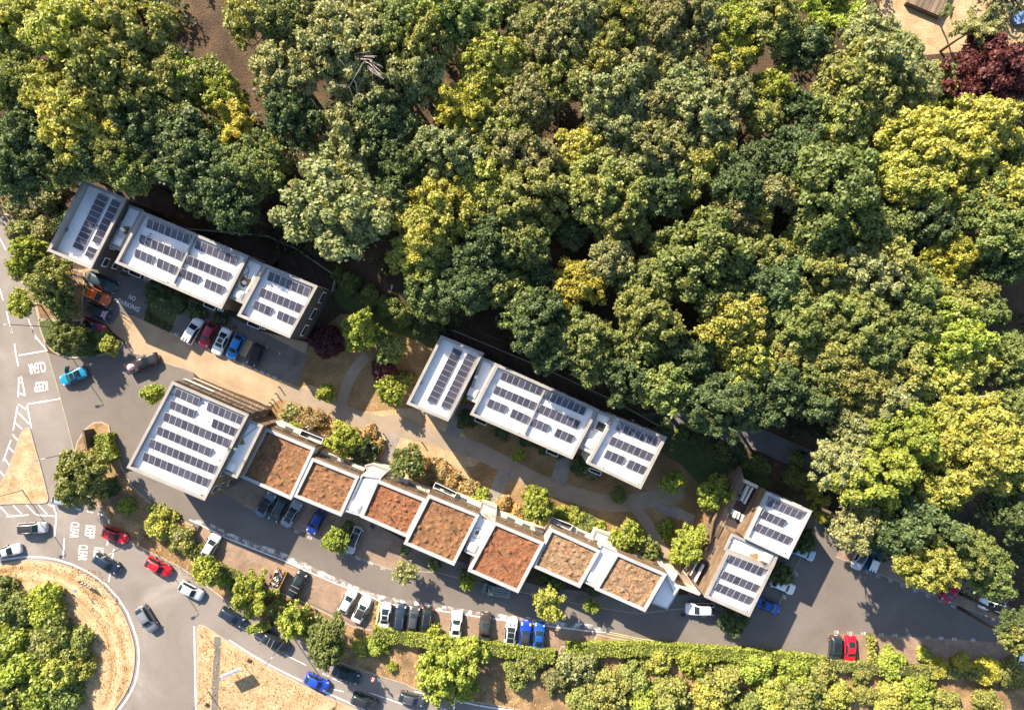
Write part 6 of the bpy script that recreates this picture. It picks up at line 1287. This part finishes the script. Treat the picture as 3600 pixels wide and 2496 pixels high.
# outdoor chairs, tables on the decks
for k, (f, x, y, z, lb) in enumerate(((6, 740, 262, .1, 'pale garden chair on the deck by the first planted roof'), (6, 795, 285, .1, 'dark garden chair on the deck by the first planted roof'))):
    p = P(f, x, y); t = empty('garden_chair', (p.x, p.y, z), R(30), lb, 'chair', 'garden chairs'); m = M['whitepaint'] if k == 0 else M['black']
    MB().box(-.3, -.3, .4, .3, .3, .46).build('seat', m, t, True); MB().box(-.3, .26, .46, .3, .32, .95).build('backrest', m, t, True)
    for a_ in (-.26, .26):
        for b_ in (-.26, .26): MB().box(a_ - .025, b_ - .025, 0, a_ + .025, b_ + .025, .4).build('leg', m, t, True)
for f, q, lb in ((6, [(735, 222), (935, 305), (915, 365), (700, 275)], 'timber garden deck with chairs behind the first planted roof'), (6, [(1905, 715), (2090, 790), (2060, 850), (1870, 765)], 'timber garden deck behind the fourth planted roof'), (6, [(1700, 690), (1900, 740), (1830, 850), (1690, 790)], 'brown timber deck behind the third planted roof'), (9, [(1500, 330), (1625, 390), (1600, 440), (1480, 390)], 'timber garden deck behind the sixth planted roof')):
    q = PL(f, q); t = empty('garden_deck', (q[0].x, q[0].y, 0), 0, lb, 'deck', 'garden decks'); MB().prism(q, 0, .1).build('frame', M['timber'], t)
    u = (q[1] - q[0]); v_ = (q[3] - q[0]); n = 12
    for k in range(n):
        a_, b_ = q[0] + v_ * (k + .5) / n + u * .005, q[0] + v_ * (k + .5) / n + u * .98
        MB().wall([a_, b_], v_.length / n - .025, .104, .14).build('board', M['deck'], t)
# manhole covers
for f, x, y in ((13, 503, 378), (13, 178, 717), (6, 1303, 1150), (1, 1430, 1218), (2, 170, 1445), (2, 325, 1512), (6, 1120, 1405), (17, 790, 420)):
    p = P(f, x, y); z = .125 if f == 13 else .046; MB().obox(p, Vector((.9, -.42)), .8, .6, z - .01, z).build('manhole_cover', M['darkmetal'], road)

# ------------------------------------------------------------------ labels of the woodland trees: look, then where they stand
LM = [((1250, 250), 'the bleached dead tree'), ((1620, 380), 'the golden conifer'), ((3490, 280), 'the copper beech'), ((820, 450), 'the drooping golden tree'), ((2570, 185), 'the spreading golden tree'), ((2900, 60), 'the weeping lime tree'), ((780, 130), 'the forest clearing'),
      ((500, 680), 'the upper-left terrace'), ((1000, 900), 'the upper-left terrace end'), ((1680, 1200), 'the middle terrace'), ((2250, 1420), 'the middle terrace end'), ((3350, 1390), 'the long bleached limb'), ((2800, 1590), 'the woodland path'), ((2780, 1830), 'the upper solar house'), ((3050, 1960), 'the silver car'), ((3340, 2080), 'the crimson car'),
      ((3488, 2130), 'the white car in the trees'), ((60, 60), 'the top left corner'), ((60, 700), 'the left edge shed'), ((3560, 640), 'the right edge below the beech'), ((3560, 1050), 'the bare twigs at the right edge'), ((2100, 810), 'the dark gap in the wood'), ((2020, 480), 'the dark cleft between crowns'),
      ((1350, 2440), 'the bottom road lamp'), ((1800, 2330), 'the paved row hedge'), ((2500, 2330), 'the double yellow lines'), ((2960, 2300), 'the red saloon'), ((80, 2250), 'the roundabout middle'), ((350, 2060), 'the chevron sign'), ((1100, 2290), 'the round maple'), ((600, 1850), 'the first paved bay'), ((980, 2040), 'the skip'),
      ((1060, 1450), 'the four bollards'), ((1450, 1640), 'the third planted roof'), ((1900, 1800), 'the fifth planted roof'), ((2230, 1890), 'the sixth planted roof'), ((1270, 1050), 'the short wood-edge lamp'), ((330, 1180), 'the crimson court car'), ((1270, 2190), 'the planted divider'), ((3300, 2340), 'the lower right bays')]
groups = {}
for t, u, rad, tint, cat, zone, style in treelist:
    d = sorted(((math.hypot(u[0] - x, u[1] - y), x, y, nm) for (x, y), nm in LM))[0]
    dx, dy = u[0] - d[1], u[1] - d[2]
    if d[0] < 60: rel = 'close to'
    elif abs(dx) > 2.2 * abs(dy): rel = 'right of' if dx > 0 else 'left of'
    elif abs(dy) > 2.2 * abs(dx): rel = 'below' if dy > 0 else 'above'
    else: rel = ('below' if dy > 0 else 'above') + (' right of' if dx > 0 else ' left of')
    rel = rel.replace('below right of', 'lower right of').replace('below left of', 'lower left of').replace('above right of', 'upper right of').replace('above left of', 'upper left of')
    size = ('large' if rad > 4.6 else 'medium' if rad > 3.3 else 'small') if cat == 'tree' else ('wide' if rad > 2.4 else 'low' if rad > 1.3 else 'little')
    key = (size, tint, cat, rel, d[3]); groups.setdefault(key, []).append((d[0], t))
ORD = ['nearest', 'second nearest', 'third nearest', 'fourth nearest', 'fifth nearest', 'sixth nearest']
for (size, tint, cat, rel, nm), lst in groups.items():
    lst.sort(key=lambda a_: a_[0])
    for k, (_, t) in enumerate(lst):
        o_ = '' if len(lst) == 1 else ', ' + ORD[min(k, 5)] + ' one'
        t['label'] = f"{size} {TW[tint]} {cat} {rel} {nm}{o_}"
for o in list(bpy.data.objects):
    if o.type == 'MESH' and o.parent is None and o.get('kind') is None and not o.get('label'): print('UNTAGGED', o.name)
